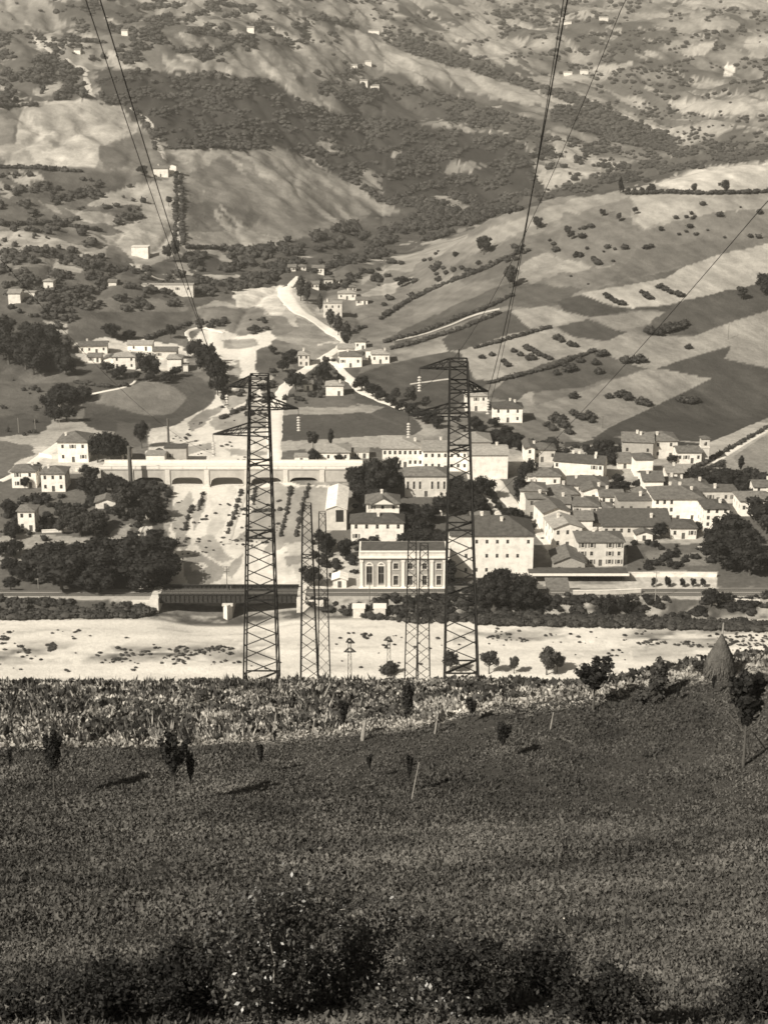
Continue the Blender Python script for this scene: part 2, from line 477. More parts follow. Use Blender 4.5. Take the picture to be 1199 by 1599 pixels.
PARCELS = [
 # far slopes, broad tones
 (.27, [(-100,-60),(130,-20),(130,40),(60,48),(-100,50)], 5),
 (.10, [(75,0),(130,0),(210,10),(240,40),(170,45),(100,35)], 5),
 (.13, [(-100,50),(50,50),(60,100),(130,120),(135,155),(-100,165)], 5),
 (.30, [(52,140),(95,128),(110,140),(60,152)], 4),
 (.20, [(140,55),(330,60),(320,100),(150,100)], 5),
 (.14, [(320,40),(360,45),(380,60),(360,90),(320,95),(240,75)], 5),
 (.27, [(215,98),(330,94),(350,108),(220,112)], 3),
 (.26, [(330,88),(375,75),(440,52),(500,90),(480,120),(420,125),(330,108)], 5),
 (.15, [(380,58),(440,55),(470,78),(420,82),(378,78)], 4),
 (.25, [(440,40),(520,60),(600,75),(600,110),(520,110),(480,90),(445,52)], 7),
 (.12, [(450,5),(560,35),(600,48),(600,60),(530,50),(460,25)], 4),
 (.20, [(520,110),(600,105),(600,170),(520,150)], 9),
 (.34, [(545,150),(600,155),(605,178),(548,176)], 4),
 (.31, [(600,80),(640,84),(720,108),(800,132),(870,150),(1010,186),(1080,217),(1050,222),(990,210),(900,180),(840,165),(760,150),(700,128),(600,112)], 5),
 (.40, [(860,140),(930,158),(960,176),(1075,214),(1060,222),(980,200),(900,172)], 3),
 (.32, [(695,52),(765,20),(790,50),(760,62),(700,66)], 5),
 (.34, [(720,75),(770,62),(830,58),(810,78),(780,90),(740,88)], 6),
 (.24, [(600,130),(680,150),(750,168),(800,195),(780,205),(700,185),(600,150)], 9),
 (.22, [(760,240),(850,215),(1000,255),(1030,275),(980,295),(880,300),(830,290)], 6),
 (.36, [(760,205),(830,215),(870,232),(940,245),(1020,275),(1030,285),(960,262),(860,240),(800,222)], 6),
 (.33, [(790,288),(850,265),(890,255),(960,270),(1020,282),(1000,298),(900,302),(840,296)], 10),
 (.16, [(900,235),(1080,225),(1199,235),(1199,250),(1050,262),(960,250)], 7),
 (.11, [(900,30),(980,40),(1060,50),(1020,90),(900,75),(860,45)], 7),
 (.14, [(940,120),(1080,130),(1130,150),(1080,200),(1000,185),(930,150)], 8),
 (.35, [(925,105),(985,95),(990,100),(960,112),(925,112)], 3),
 (.36, [(1060,78),(1110,62),(1118,68),(1100,86),(1070,88)], 3),
 (.30, [(1075,22),(1110,18),(1105,28),(1080,32)], 3),
 (.33, [(1160,60),(1210,30),(1210,100),(1170,90)], 6),
 (.33, [(1040,160),(1110,155),(1199,165),(1199,185),(1120,180),(1060,175)], 6),
 (.30, [(1060,0),(1210,-10),(1210,16),(1080,14)], 5),
 (.62, [(1129,108),(1133,101),(1141,100),(1148,106),(1146,114),(1138,121),(1130,119)], 1),
 (.30, [(820,120),(900,115),(930,125),(850,135)], 4),
 # left slopes
 (.19, [(-100,164),(30,162),(22,205),(5,262),(-100,262)], 2),
 (.37, [(40,160),(140,155),(168,158),(195,172),(215,205),(206,212),(165,224),(150,262),(60,260),(3,262),(25,225),(30,190)], 1.5),
 (.17, [(155,228),(215,212),(235,240),(238,262),(160,264)], 3),
 (.12, [(-100,268),(150,270),(210,285),(150,300),(60,305),(-100,300)], 5),
 (.17, [(-100,300),(60,305),(150,310),(160,345),(60,350),(-100,340)], 8),
 (.35, [(165,305),(225,285),(285,278),(278,385),(225,382),(180,355),(225,345),(210,325),(130,322)], 4),
 (.14, [(175,325),(222,318),(225,345),(170,350)], 5),
 (.30, [(100,325),(170,335),(200,350),(140,348)], 4),
 (.34, [(-100,352),(60,362),(160,395),(162,402),(90,388),(-100,375)], 3),
 (.30, [(-100,378),(55,385),(40,395),(-100,392)], 3),
 (.30, [(118,392),(165,380),(168,402),(125,400)], 3),
 (.30, [(50,400),(100,405),(130,420),(128,428),(60,412)], 4),
 (.36, [(160,368),(250,362),(280,372),(276,400),(215,420),(205,402),(170,378)], 4),
 (.20, [(290,272),(380,228),(420,245),(450,285),(340,285)], 4),
 (.15, [(292,285),(420,270),(500,285),(560,318),(585,332),(520,352),(430,360),(290,360)], 3),
 (.095, [(292,318),(330,315),(410,335),(400,352),(350,362),(290,360)], 3),
 (.25, [(290,362),(400,360),(450,352),(530,345),(500,372),(440,388),(290,388)], 3),
 (.42, [(462,236),(480,236),(510,243),(538,262),(530,268),(500,258),(480,250)], 3),
 (.34, [(410,232),(425,234),(440,250),(425,248)], 3),
 (.32, [(475,268),(510,275),(540,290),(520,288)], 3),
 (.36, [(345,202),(370,200),(378,215),(360,222),(343,216)], 3),
 (.30, [(345,108),(362,106),(366,118),(338,124)], 2),
 (.32, [(540,290),(600,275),(602,310),(560,305)], 10),
 (.30, [(670,310),(720,308),(755,340),(720,345),(680,330)], 8),
 (.33, [(275,408),(400,418),(388,432),(330,438),(278,426)], 2),
 (.45, [(247,428),(277,428),(276,441),(245,440)], 2),
 # woods
 (.055, WOOD1, 6), (.075, WOOD2, 4), (.10, WOOD3, 3), (.095, WOOD4, 10), (.095, WOOD5, 6),
 (.34, [(605,236),(625,232),(632,240),(612,248)], 4), (.28, [(690,260),(735,252),(760,262),(700,272)], 12),
 (.28, [(670,310),(700,305),(740,325),(720,335)], 9), (.26, [(560,262),(590,272),(600,300),(565,290)], 9),
 (.24, [(500,220),(520,215),(530,240),(505,240)], 8),
 # the middle distance left of the torrent
 (.13, [(-100,395),(300,430),(340,470),(300,520),(110,520),(-100,480)], 9),
 (.20, [(130,470),(200,462),(290,470),(300,485),(140,485)], 4),
 (.11, [(105,486),(300,486),(300,505),(230,528),(110,520)], 3),
 (.33, [(65,500),(105,505),(105,522),(72,516)], 2),
 (.10, [(-100,480),(60,490),(110,540),(120,620),(60,680),(-100,690)], 5),
 (.14, [(-100,565),(60,580),(90,610),(60,650),(-100,640)], 7),
 (.17, [(20,585),(120,580),(125,595),(50,600)], 4),
 (.17, [(-100,690),(20,690),(60,700),(80,715),(40,740),(-100,740)], 7),
 (.11, [(130,600),(300,580),(340,620),(290,660),(180,690),(130,660)], 4),
 (.23, [(150,612),(190,606),(235,594),(270,602),(292,622),(270,645),(235,650),(180,636),(140,628)], 3),
 (.09, [(120,655),(180,640),(260,655),(230,690),(190,690)], 4),
 (.14, [(180,655),(235,660),(225,690),(205,700),(185,680)], 6),
 (.55, [(110,535),(170,528),(240,535),(300,550),(290,580),(215,578),(150,566),(120,560)], 9),
 (.14, [(115,540),(160,538),(170,550),(115,552)], 4),
 # the torrent and its banks
 (.30, [(310,478),(340,470),(420,480),(430,512),(380,518),(318,520)], 6),
 (.18, [(310,482),(400,478),(430,500),(425,516),(330,520),(312,508)], 5),
 (.52, [(362,452),(402,450),(440,446),(452,455),(448,490),(425,490),(405,478),(372,478)], 4),
 (.42, [(440,448),(460,446),(500,505),(540,530),(500,540),(478,512),(462,510),(440,490)], 5),
 (.26, [(460,490),(500,510),(525,532),(480,540),(420,530),(470,512)], 4),
 (.54, [(255,925),(262,850),(272,800),(270,765),(262,742),(236,735),(225,708),(262,668),(318,640),(338,622),(338,590),(332,566),(312,548),(300,530),(318,516),(350,514),(372,524),(424,518),(432,530),(404,545),(398,562),(404,600),(414,625),(428,640),(430,660),(428,740),(470,757),(560,757),(555,830),(520,870),(565,925)], 3),
 (.33, [(330,660),(350,645),(400,630),(425,650),(425,670),(360,672),(335,670)], 8),
 (.30, [(345,625),(380,598),(410,580),(430,585),(400,618),(360,640)], 6),
 (.28, [(290,660),(320,640),(350,632),(330,655),(300,672)], 4),
 (.48, [(318,690),(428,690),(428,738),(240,738),(262,715)], 6),
 (.44, [(235,670),(262,665),(262,700),(232,700)], 3),
 (.31, [(284,872),(310,862),(352,888),(345,905),(318,915),(296,916),(288,900)], 1),
 (.56, [(297,882),(318,878),(325,886),(300,892)], 1),
 (.35, [(360,905),(345,895),(362,880),(385,862),(380,885)], 6),
 (.33, [(368,850),(395,755),(560,755),(545,850),(440,860)], 14),
 (.50, [(440,850),(560,845),(560,925),(470,925)], 6),
 (.30, [(372,760),(388,757),(375,800),(362,830),(350,845)], 3),
 (.33, [(270,790),(300,770),(300,830),(285,860),(275,850)], 8), (.44, [(330,760),(372,758),(350,820),(325,850)], 5), (.36, [(300,800),(318,770),(326,775),(306,830)], 4),
 (.30, [(400,765),(425,765),(415,790),(395,790)], 4), (.28, [(395,800),(440,798),(440,806),(395,808)], 2), (.32, [(455,765),(475,765),(455,850),(440,850)], 4), (.40, [(295,845),(330,835),(365,875),(340,880)], 7),
 (.30, [(272,700),(330,692),(340,700),(290,712)], 5), (.33, [(350,700),(420,705),(420,712),(360,712)], 5), (.30, [(345,530),(395,528),(400,540),(350,545)], 4), (.28, [(352,570),(372,565),(378,590),(358,600)], 5),
 (.34, [(480,862),(560,850),(560,862),(490,875)], 4), (.33, [(440,868),(470,866),(470,880),(445,884)], 4),
 # fields behind the town
 (.11, [(425,640),(600,632),(640,645),(660,670),(640,682),(425,694)], 2),
 (.24, [(440,632),(560,630),(600,636),(580,645),(430,648)], 3),
 (.30, [(428,690),(600,680),(640,684),(620,700),(425,708)], 2),
 (.16, [(430,706),(600,700),(590,725),(430,725)], 5),
 (.12, [(545,590),(600,570),(700,548),(770,560),(760,600),(700,640),(640,630),(590,605)], 2),
 (.15, [(440,600),(540,600),(560,635),(440,640)], 6),
 (.13, [(455,565),(560,570),(545,610),(470,600)], 8),
 (.085, [(640,358),(760,330),(830,306),(900,284),(980,256),(1080,238),(1199,228),(1199,252),(1100,264),(1020,286),(960,300),(820,338),(700,372)], 4),
 # the cultivated hill on the right
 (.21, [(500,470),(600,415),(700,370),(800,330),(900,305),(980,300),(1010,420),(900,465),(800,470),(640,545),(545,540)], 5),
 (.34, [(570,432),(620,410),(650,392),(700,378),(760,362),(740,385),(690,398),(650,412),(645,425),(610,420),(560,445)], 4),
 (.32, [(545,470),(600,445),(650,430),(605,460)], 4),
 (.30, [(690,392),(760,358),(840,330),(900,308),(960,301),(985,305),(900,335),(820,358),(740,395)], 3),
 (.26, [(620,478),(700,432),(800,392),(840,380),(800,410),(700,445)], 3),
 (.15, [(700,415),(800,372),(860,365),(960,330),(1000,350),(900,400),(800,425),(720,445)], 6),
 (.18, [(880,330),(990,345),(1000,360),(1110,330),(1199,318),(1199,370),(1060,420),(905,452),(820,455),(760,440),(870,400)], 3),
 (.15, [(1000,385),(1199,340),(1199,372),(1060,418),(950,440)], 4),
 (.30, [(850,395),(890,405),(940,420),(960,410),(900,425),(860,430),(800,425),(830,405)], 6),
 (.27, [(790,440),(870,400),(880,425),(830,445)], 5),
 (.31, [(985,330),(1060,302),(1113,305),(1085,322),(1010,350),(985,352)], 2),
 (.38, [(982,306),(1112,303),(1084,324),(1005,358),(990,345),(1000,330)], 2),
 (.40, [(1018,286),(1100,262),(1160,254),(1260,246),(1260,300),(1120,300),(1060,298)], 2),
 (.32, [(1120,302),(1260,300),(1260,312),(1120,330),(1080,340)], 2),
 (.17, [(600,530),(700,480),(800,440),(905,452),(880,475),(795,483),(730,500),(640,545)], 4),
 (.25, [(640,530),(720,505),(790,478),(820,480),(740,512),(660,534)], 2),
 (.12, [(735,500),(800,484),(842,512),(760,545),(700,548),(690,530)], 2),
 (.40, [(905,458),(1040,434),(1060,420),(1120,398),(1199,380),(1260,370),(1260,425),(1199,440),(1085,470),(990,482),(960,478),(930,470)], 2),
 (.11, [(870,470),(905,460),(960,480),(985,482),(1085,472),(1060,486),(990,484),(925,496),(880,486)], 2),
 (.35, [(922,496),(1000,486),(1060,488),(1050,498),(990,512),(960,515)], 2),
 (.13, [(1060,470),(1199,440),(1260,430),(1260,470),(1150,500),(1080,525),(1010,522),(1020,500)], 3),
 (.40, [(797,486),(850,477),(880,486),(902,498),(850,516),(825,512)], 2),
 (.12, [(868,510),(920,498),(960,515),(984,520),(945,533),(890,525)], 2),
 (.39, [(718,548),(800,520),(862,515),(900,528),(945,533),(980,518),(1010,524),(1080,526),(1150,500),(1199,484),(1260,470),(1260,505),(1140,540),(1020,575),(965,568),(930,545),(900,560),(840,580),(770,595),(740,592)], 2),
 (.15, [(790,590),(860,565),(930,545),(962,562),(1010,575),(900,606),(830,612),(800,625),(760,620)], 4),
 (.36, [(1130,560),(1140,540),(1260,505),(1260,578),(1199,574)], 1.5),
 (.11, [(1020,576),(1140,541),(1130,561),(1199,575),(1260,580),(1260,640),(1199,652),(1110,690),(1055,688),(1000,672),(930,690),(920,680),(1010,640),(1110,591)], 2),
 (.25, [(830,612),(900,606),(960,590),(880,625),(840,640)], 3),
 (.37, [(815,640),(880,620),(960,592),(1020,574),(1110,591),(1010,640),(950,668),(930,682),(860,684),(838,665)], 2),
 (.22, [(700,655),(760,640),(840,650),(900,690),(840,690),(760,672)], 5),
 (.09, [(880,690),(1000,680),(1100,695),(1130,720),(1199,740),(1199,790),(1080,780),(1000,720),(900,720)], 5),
 (.38, [(1118,724),(1150,708),(1199,676),(1260,640),(1260,745),(1199,742),(1140,732)], 2),
 # gardens and orchards round the town
 (.10, [(545,700),(600,700),(630,770),(700,780),(720,850),(560,860),(500,840),(560,790)], 4),
 (.10, [(700,740),(790,730),(830,790),(840,830),(730,830),(700,800)], 4),
 (.30, [(820,700),(1140,700),(1160,780),(1150,850),(860,900),(820,800)], 10),
 (.10, [(975,850),(1130,850),(1130,892),(978,892)], 3),
 (.17, [(1000,862),(1100,862),(1110,880),(1010,880)], 5),
 (.09, [(1110,770),(1260,770),(1260,925),(1120,915)], 3),
 (.40, [(975,893),(1120,893),(1120,922),(820,925),(820,915),(975,912)], 2),
 (.12, [(700,900),(830,905),(900,940),(900,960),(700,960)], 5),
 (.20, [(900,920),(1260,922),(1260,965),(900,965)], 8),
 (.10, [(-100,740),(240,742),(262,775),(250,810),(270,850),(255,925),(-100,925)], 9),
 (.27, [(-100,838),(60,836),(170,840),(165,852),(70,852),(70,880),(-100,882)], 3),
 (.27, [(160,850),(175,830),(205,815),(200,835),(180,855)], 4),
 (.50, [(205,800),(240,795),(235,815),(248,850),(230,850),(222,825)], 2),
 (.45, [(60,700),(130,695),(160,735),(20,745),(15,735)], 8),
]
def _widen(poly):
    mx = max(p[0] for p in poly); mn = min(p[0] for p in poly); out = []
    for x, y in poly:
        if x > 1199: x = 1560
        elif x == 1199 and mx == 1199: x = 1560
        if x < 0: x = -460
        elif x == 0 and mn == 0: x = -460
        out.append((x, y))
    return out
PARCELS = [(a, _widen(b), c) for a, b, c in PARCELS]

def parcel_val(u, v):
    out = np.full(len(u), .15)
    for val, poly, rag in PARCELS: out[inpoly(u, v, poly)] = val
    return out
# rows and columns of the ground mesh
rows = np.concatenate([np.linspace(-80, 20, 16), np.linspace(22, 106, 110), np.linspace(107, 172, 56), np.linspace(174, 334, 36),
                       np.linspace(335.5, 640, 230), 640 + (1100 - 640) * np.linspace(0.003, 1, 235), 1100 + (3300 - 1100) * np.linspace(.004, 1, 220) ** 1.12])
SG = np.concatenate([np.linspace(-.48, -.315, 16)[:-1], np.linspace(-.315, .315, 540), np.linspace(.315, .48, 16)[1:]])
YY, SS = np.meshgrid(rows, SG, indexing='ij')
XX = SS * np.maximum(YY + 40 * (1 - sstep(60, 200, YY)), 60)
ZZ = ground_z(XX, YY)
U, Vv, _ = pix(XX, YY, ZZ)
nR, nC = YY.shape
x_, y_, z_, u_, v_ = XX.ravel(), YY.ravel(), ZZ.ravel(), U.ravel(), Vv.ravel()
tone = np.zeros(len(x_))
def TB(poly):      # parcels of the gravel channel
    cx = sum(p[0] for p in poly) / len(poly); cy = sum(p[1] for p in poly) / len(poly)
    return 230 < cx < 500 and 500 < cy < 930
# ragged outlines come from the land itself
j1 = (fbm(x_ / 9, y_ / 12, 41, 3) - .5) * 2
j2 = (fbm(x_ / 9, y_ / 12, 47, 3) - .5) * 2
j3 = (fbm(x_ / 60, y_ / 80, 43, 2) - .5) * 2
far = y_ > 412
big = fbm(x_ / 120 + y_ / 200, y_ / 90, 51, 3); mid = fbm(x_ / 26, y_ / 40, 53, 4)
tone[:] = .075 + .19 * sstep(.36, .72, .55 * big + .45 * mid) + .05 * (fbm(x_ / 160, y_ / 14, 57, 3) - .5)
near_val = (y_ < 640)
tone[near_val] = (.14 + .2 * sstep(.35, .65, mid))[near_val]
fidx = np.nonzero(far & (np.abs(u_ - 600) < 1100))[0]
fu, fv = u_[fidx], v_[fidx]
ft = tone[fidx]
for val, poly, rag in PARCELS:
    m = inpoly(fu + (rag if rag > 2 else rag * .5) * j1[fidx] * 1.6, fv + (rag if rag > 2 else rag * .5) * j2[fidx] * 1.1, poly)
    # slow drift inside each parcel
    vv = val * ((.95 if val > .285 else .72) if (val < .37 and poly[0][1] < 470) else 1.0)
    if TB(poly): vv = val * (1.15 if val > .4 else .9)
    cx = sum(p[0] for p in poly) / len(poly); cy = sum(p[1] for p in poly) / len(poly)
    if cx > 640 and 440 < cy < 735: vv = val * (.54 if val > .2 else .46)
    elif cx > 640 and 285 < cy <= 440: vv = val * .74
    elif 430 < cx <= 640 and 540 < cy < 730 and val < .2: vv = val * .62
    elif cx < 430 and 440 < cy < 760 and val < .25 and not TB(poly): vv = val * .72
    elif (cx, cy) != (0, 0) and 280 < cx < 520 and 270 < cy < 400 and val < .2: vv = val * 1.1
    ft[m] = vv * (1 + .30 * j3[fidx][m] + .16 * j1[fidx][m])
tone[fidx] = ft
# faint ploughing and mowing lines on the cultivated hill
hillm = (y_ > 590) & (y_ < 960) & (x_ / y_ > -.02)
tone[hillm] *= (1 + .22 * (fbm((x_ + .55 * y_) / 3.2, (y_ - .4 * x_) / 70, 61, 2) - .5) * 2)[hillm]
fine = y_ > 640
tone[fine] *= (1 + .45 * (fbm(x_ / 7, y_ / 11, 64, 3) - .5) + .5 * (fbm((x_ + .6 * y_) / 14, (y_ - .5 * x_) / 60, 65, 3) - .5) * (y_ > 1000))[fine]
scar = (y_ > 1000) & (fbm((x_ + .5 * y_) / 26, (y_ - .4 * x_) / 120, 66, 4) > .605) & (tone > .08)
tone[scar] = .27 + .1 * j1[scar]
terr = (y_ > 700) & (x_ / y_ < .02)
tone[terr] *= (1 + .5 * (fbm(x_ / 55, (y_ + .1 * x_) / 7, 63, 3) - .5))[terr]
bk = (np.abs(y_ - 424) < 10.5) & (np.abs(y_ - 424) > 3.6)
tone[bk] = (.07 + .22 * sstep(.42, .66, fbm(x_ / 6, y_ / 3, 79, 4)))[bk]
# river bed
bed = (y_ > 334) & (y_ <= 412)
g = .60 + .08 * (fbm(x_ / 30, y_ / 5, 71, 4) - .5) * 2
dark_patch = sstep(.47, .62, fbm(x_ / 16, y_ / 5.5, 73, 4))
zone = np.exp(-((y_ - 386) / 6) ** 2) * (x_ < -30) + .8 * np.exp(-((y_ - 400) / 7) ** 2) * (x_ > 20) + .4 * np.exp(-((y_ - 388) / 9) ** 2) * (x_ > 70) + .14
g = g - .16 * np.clip((fbm(x_ / 5, y_ / 2.2, 77, 3) - .5) * 4, 0, 1) * np.clip(zone * 1.2, .12, 1)
g = g - .30 * dark_patch * np.clip(zone, 0, 1)
g = g - .10 * (np.abs(fbm(x_ / 60, y_ / 7, 75, 3) - .5) < .018)
tone[bed] = g[bed]
# near slopes
near = y_ <= 334
tn = .042 + .022 * (fbm(x_ / 6, y_ / 6, 81, 4) - .5) * 2
crop = y_ > 104 + 1.6 * (fbm(x_ / 5, y_ / 5, 83, 3) - .5) * 2
tn = np.where(crop, .24 + .26 * (fbm(x_ / 3.2, y_ / 3.2, 85, 4) - .45) * 2, tn)
edge = np.exp(-((y_ - 107) / 2.5) ** 2) * crop
tn = tn + .34 * edge * (fbm(x_ / 3, y_ / 3, 87, 3))
tone[near] = np.clip(tn, .04, .5)[near]
tone = np.clip(tone, .03, .8)

# which piece of the setting a face belongs to
TORR = [p for p in PARCELS if p[0] == .54][0][1]
torr_v = inpoly(u_ + 4 * j1, v_ + 3 * j2, TORR) & (y_ > 412) & (y_ < 900)
ii = np.arange(nR * nC).reshape(nR, nC)
F = np.stack([ii[:-1, :-1], ii[:-1, 1:], ii[1:, 1:], ii[1:, :-1]], -1).reshape(-1, 4)
fy = y_[F].mean(1)
tone = np.where(torr_v, np.clip(tone * (1 + .55 * (fbm(x_ / 5 + y_ / 30, y_ / 17, 67, 4) - .5) + .35 * (fbm(x_ / 2.5, y_ / 4, 68, 2) - .5)), .1, .62), tone)
cls = np.zeros(len(F), int)                      # meadow
cls[crop[F[:, 0]] & (fy > 90)] = 1               # crop terrace and the slope under it
cls[fy > 335] = 2                                # river bed
cls[fy > 412] = 3                                # valley floor
cls[fy > 628] = 4                                # hills
cls[torr_v[F].all(1)] = 5                        # torrent bed
P3 = np.stack([x_, y_, z_], -1)
for k, (nm, mat) in enumerate([('meadow_ground', 'meadow'), ('terrace_ground', 'meadow'), ('river_bed', 'gravel'), ('valley_floor', 'valley'), ('hills', 'hill'), ('torrent_bed', 'gravel')]):
    Fk = F[cls == k]
    used, inv = np.unique(Fk.ravel(), return_inverse=True)
    me = mesh_np(nm, P3[used], inv.reshape(-1, 4), (M[mat],), smooth=True)
    a = me.attributes.new('tone', 'FLOAT_COLOR', 'POINT')
    t = tone[used]
    a.data.foreach_set('color', np.stack([t, t * .955, t * .89, np.ones_like(t)], -1).astype(np.float32).ravel())
    tag(obj(nm, me), kind='structure')
# ------------------------------------------------------------------ buildings
class MB:
    def __init__(s): s.v = []; s.f = []; s.m = []
    def quad(s, a, b, c, d, m=0):
        n = len(s.v); s.v += [a, b, c, d]; s.f.append((n, n + 1, n + 2, n + 3)); s.m.append(m)
    def tri(s, a, b, c, m=0):
        n = len(s.v); s.v += [a, b, c]; s.f.append((n, n + 1, n + 2)); s.m.append(m)
    def poly(s, pts, m=0):
        n = len(s.v); s.v += list(pts); s.f.append(tuple(range(n, n + len(pts)))); s.m.append(m)
    def box(s, x0, x1, y0, y1, z0, z1, m=0):
        n = len(s.v)
        s.v += [(x, y, z) for x in (x0, x1) for y in (y0, y1) for z in (z0, z1)]
        for f in [(0, 1, 3, 2), (4, 6, 7, 5), (0, 4, 5, 1), (2, 3, 7, 6), (0, 2, 6, 4), (1, 5, 7, 3)]:
            s.f.append(tuple(n + i for i in f)); s.m.append(m)
    def bar(s, a, b, r, m=0, n=4):
        a, b = Vector(a), Vector(b); d = (b - a).normalized()
        t = Vector((0, 0, 1)) if abs(d.z) < .9 else Vector((1, 0, 0))
        u = d.cross(t).normalized(); w = d.cross(u)
        k = len(s.v)
        for p in (a, b):
            for i in range(n):
                t_ = 2 * math.pi * (i + .5) / n
                s.v.append(tuple(p + (u * math.cos(t_) + w * math.sin(t_)) * r))
        for i in range(n):
            j = (i + 1) % n
            s.f.append((k + i, k + j, k + n + j, k + n + i)); s.m.append(m)
        s.f.append(tuple(k + i for i in range(n))[::-1]); s.m.append(m)
        s.f.append(tuple(k + n + i for i in range(n))); s.m.append(m)
    def mesh(s, name, mats, smooth=False): return mesh_from(name, s.v, s.f, mats, s.m, smooth)
    def build(s, name, mats, parent=None, **k):
        return obj(name, s.mesh(name, mats if isinstance(mats, (list, tuple)) else (mats,)), parent, **k)

def wall_face(mb, p0, p1, h0, h1, ops, depth=.28, m=0):
    """a wall from p0 to p1 (outside on the right-hand side), real openings with reveals"""
    p0, p1 = Vector((*p0, 0)), Vector((*p1, 0))
    L = (p1 - p0).length; d = (p1 - p0) / L
    nin = Vector((-d.y, d.x, 0))                 # inwards
    P = lambda x, z, q=0: tuple(p0 + d * x + nin * q + Vector((0, 0, z)))
    xs = sorted({0, L, *[o[0] for o in ops], *[o[1] for o in ops]})
    zs = sorted({h0, h1, *[o[2] for o in ops], *[o[3] for o in ops]})
    for xa, xb in zip(xs[:-1], xs[1:]):
        for za, zb in zip(zs[:-1], zs[1:]):
            cx, cz = (xa + xb) / 2, (za + zb) / 2
            if any(o[0] < cx < o[1] and o[2] < cz < o[3] for o in ops): continue
            mb.quad(P(xa, za), P(xb, za), P(xb, zb), P(xa, zb), m)
    for o in ops:
        a, b, c, e = o[:4]
        mb.quad(P(a, c), P(a, c, depth), P(a, e, depth), P(a, e), m)
        mb.quad(P(b, c, depth), P(b, c), P(b, e), P(b, e, depth), m)
        mb.quad(P(a, e), P(a, e, depth), P(b, e, depth), P(b, e), m)
        mb.quad(P(a, c, depth), P(a, c), P(b, c), P(b, c, depth), m)

def window_mesh():
    """unit window: x across -.5..+.5, z 0..1, y inwards; frame, glazing bars and panes"""
    f = MB()
    f.box(-.5, .5, .0, .35, 0, 1, 1)
    for x0, x1, z0, z1 in ((-.5, -.42, 0, 1), (.42, .5, 0, 1), (-.42, .42, .93, 1), (-.42, .42, 0, .06), (-.035, .035, .06, .93), (-.42, -.035, .55, .6), (.035, .42, .55, .6)):
        f.box(x0, x1, -.12, -.001, z0, z1, 0)
    return f.mesh('window', (M['shutter'], M['pane']))
WIN = window_mesh()
def surround_mesh():
    f = MB()
    f.box(-.66, -.5, -.06, .05, -.06, 1.08); f.box(.5, .66, -.06, .05, -.06, 1.08)
    f.box(-.5, .5, -.06, .05, 1, 1.08); f.box(-.72, .72, -.12, .05, -.13, -.06)
    return f.mesh('surround', (M['frame'],))
SUR = surround_mesh()
def shutter_mesh():
    f = MB()
    f.box(-.5, .5, 0, .05, 0, 1)
    for i in range(5): f.box(-.42, .42, -.03, -.001, .06 + i * .18, .16 + i * .18)
    return f.mesh('shutter', (M['shutter'],))
SHT = shutter_mesh()
DOORM = MB(); DOORM.box(-.5, .5, 0, .1, 0, 1); DOORM.box(-.4, -.05, -.03, -.001, .08, .9); DOORM.box(.05, .4, -.03, -.001, .08, .9)
DOORM = DOORM.mesh('door', (M['wood'],))
CHM = MB(); CHM.box(-.4, .4, -.3, .3, 0, 1.3); CHM.box(-.52, .52, -.42, .42, 1.3, 1.45); CHM.box(-.3, .3, -.2, .2, 1.45, 1.75); CHM.box(-.5, .5, -.4, .4, 1.75, 1.85)
CHM = CHM.mesh('chimney', (M['trim'],))

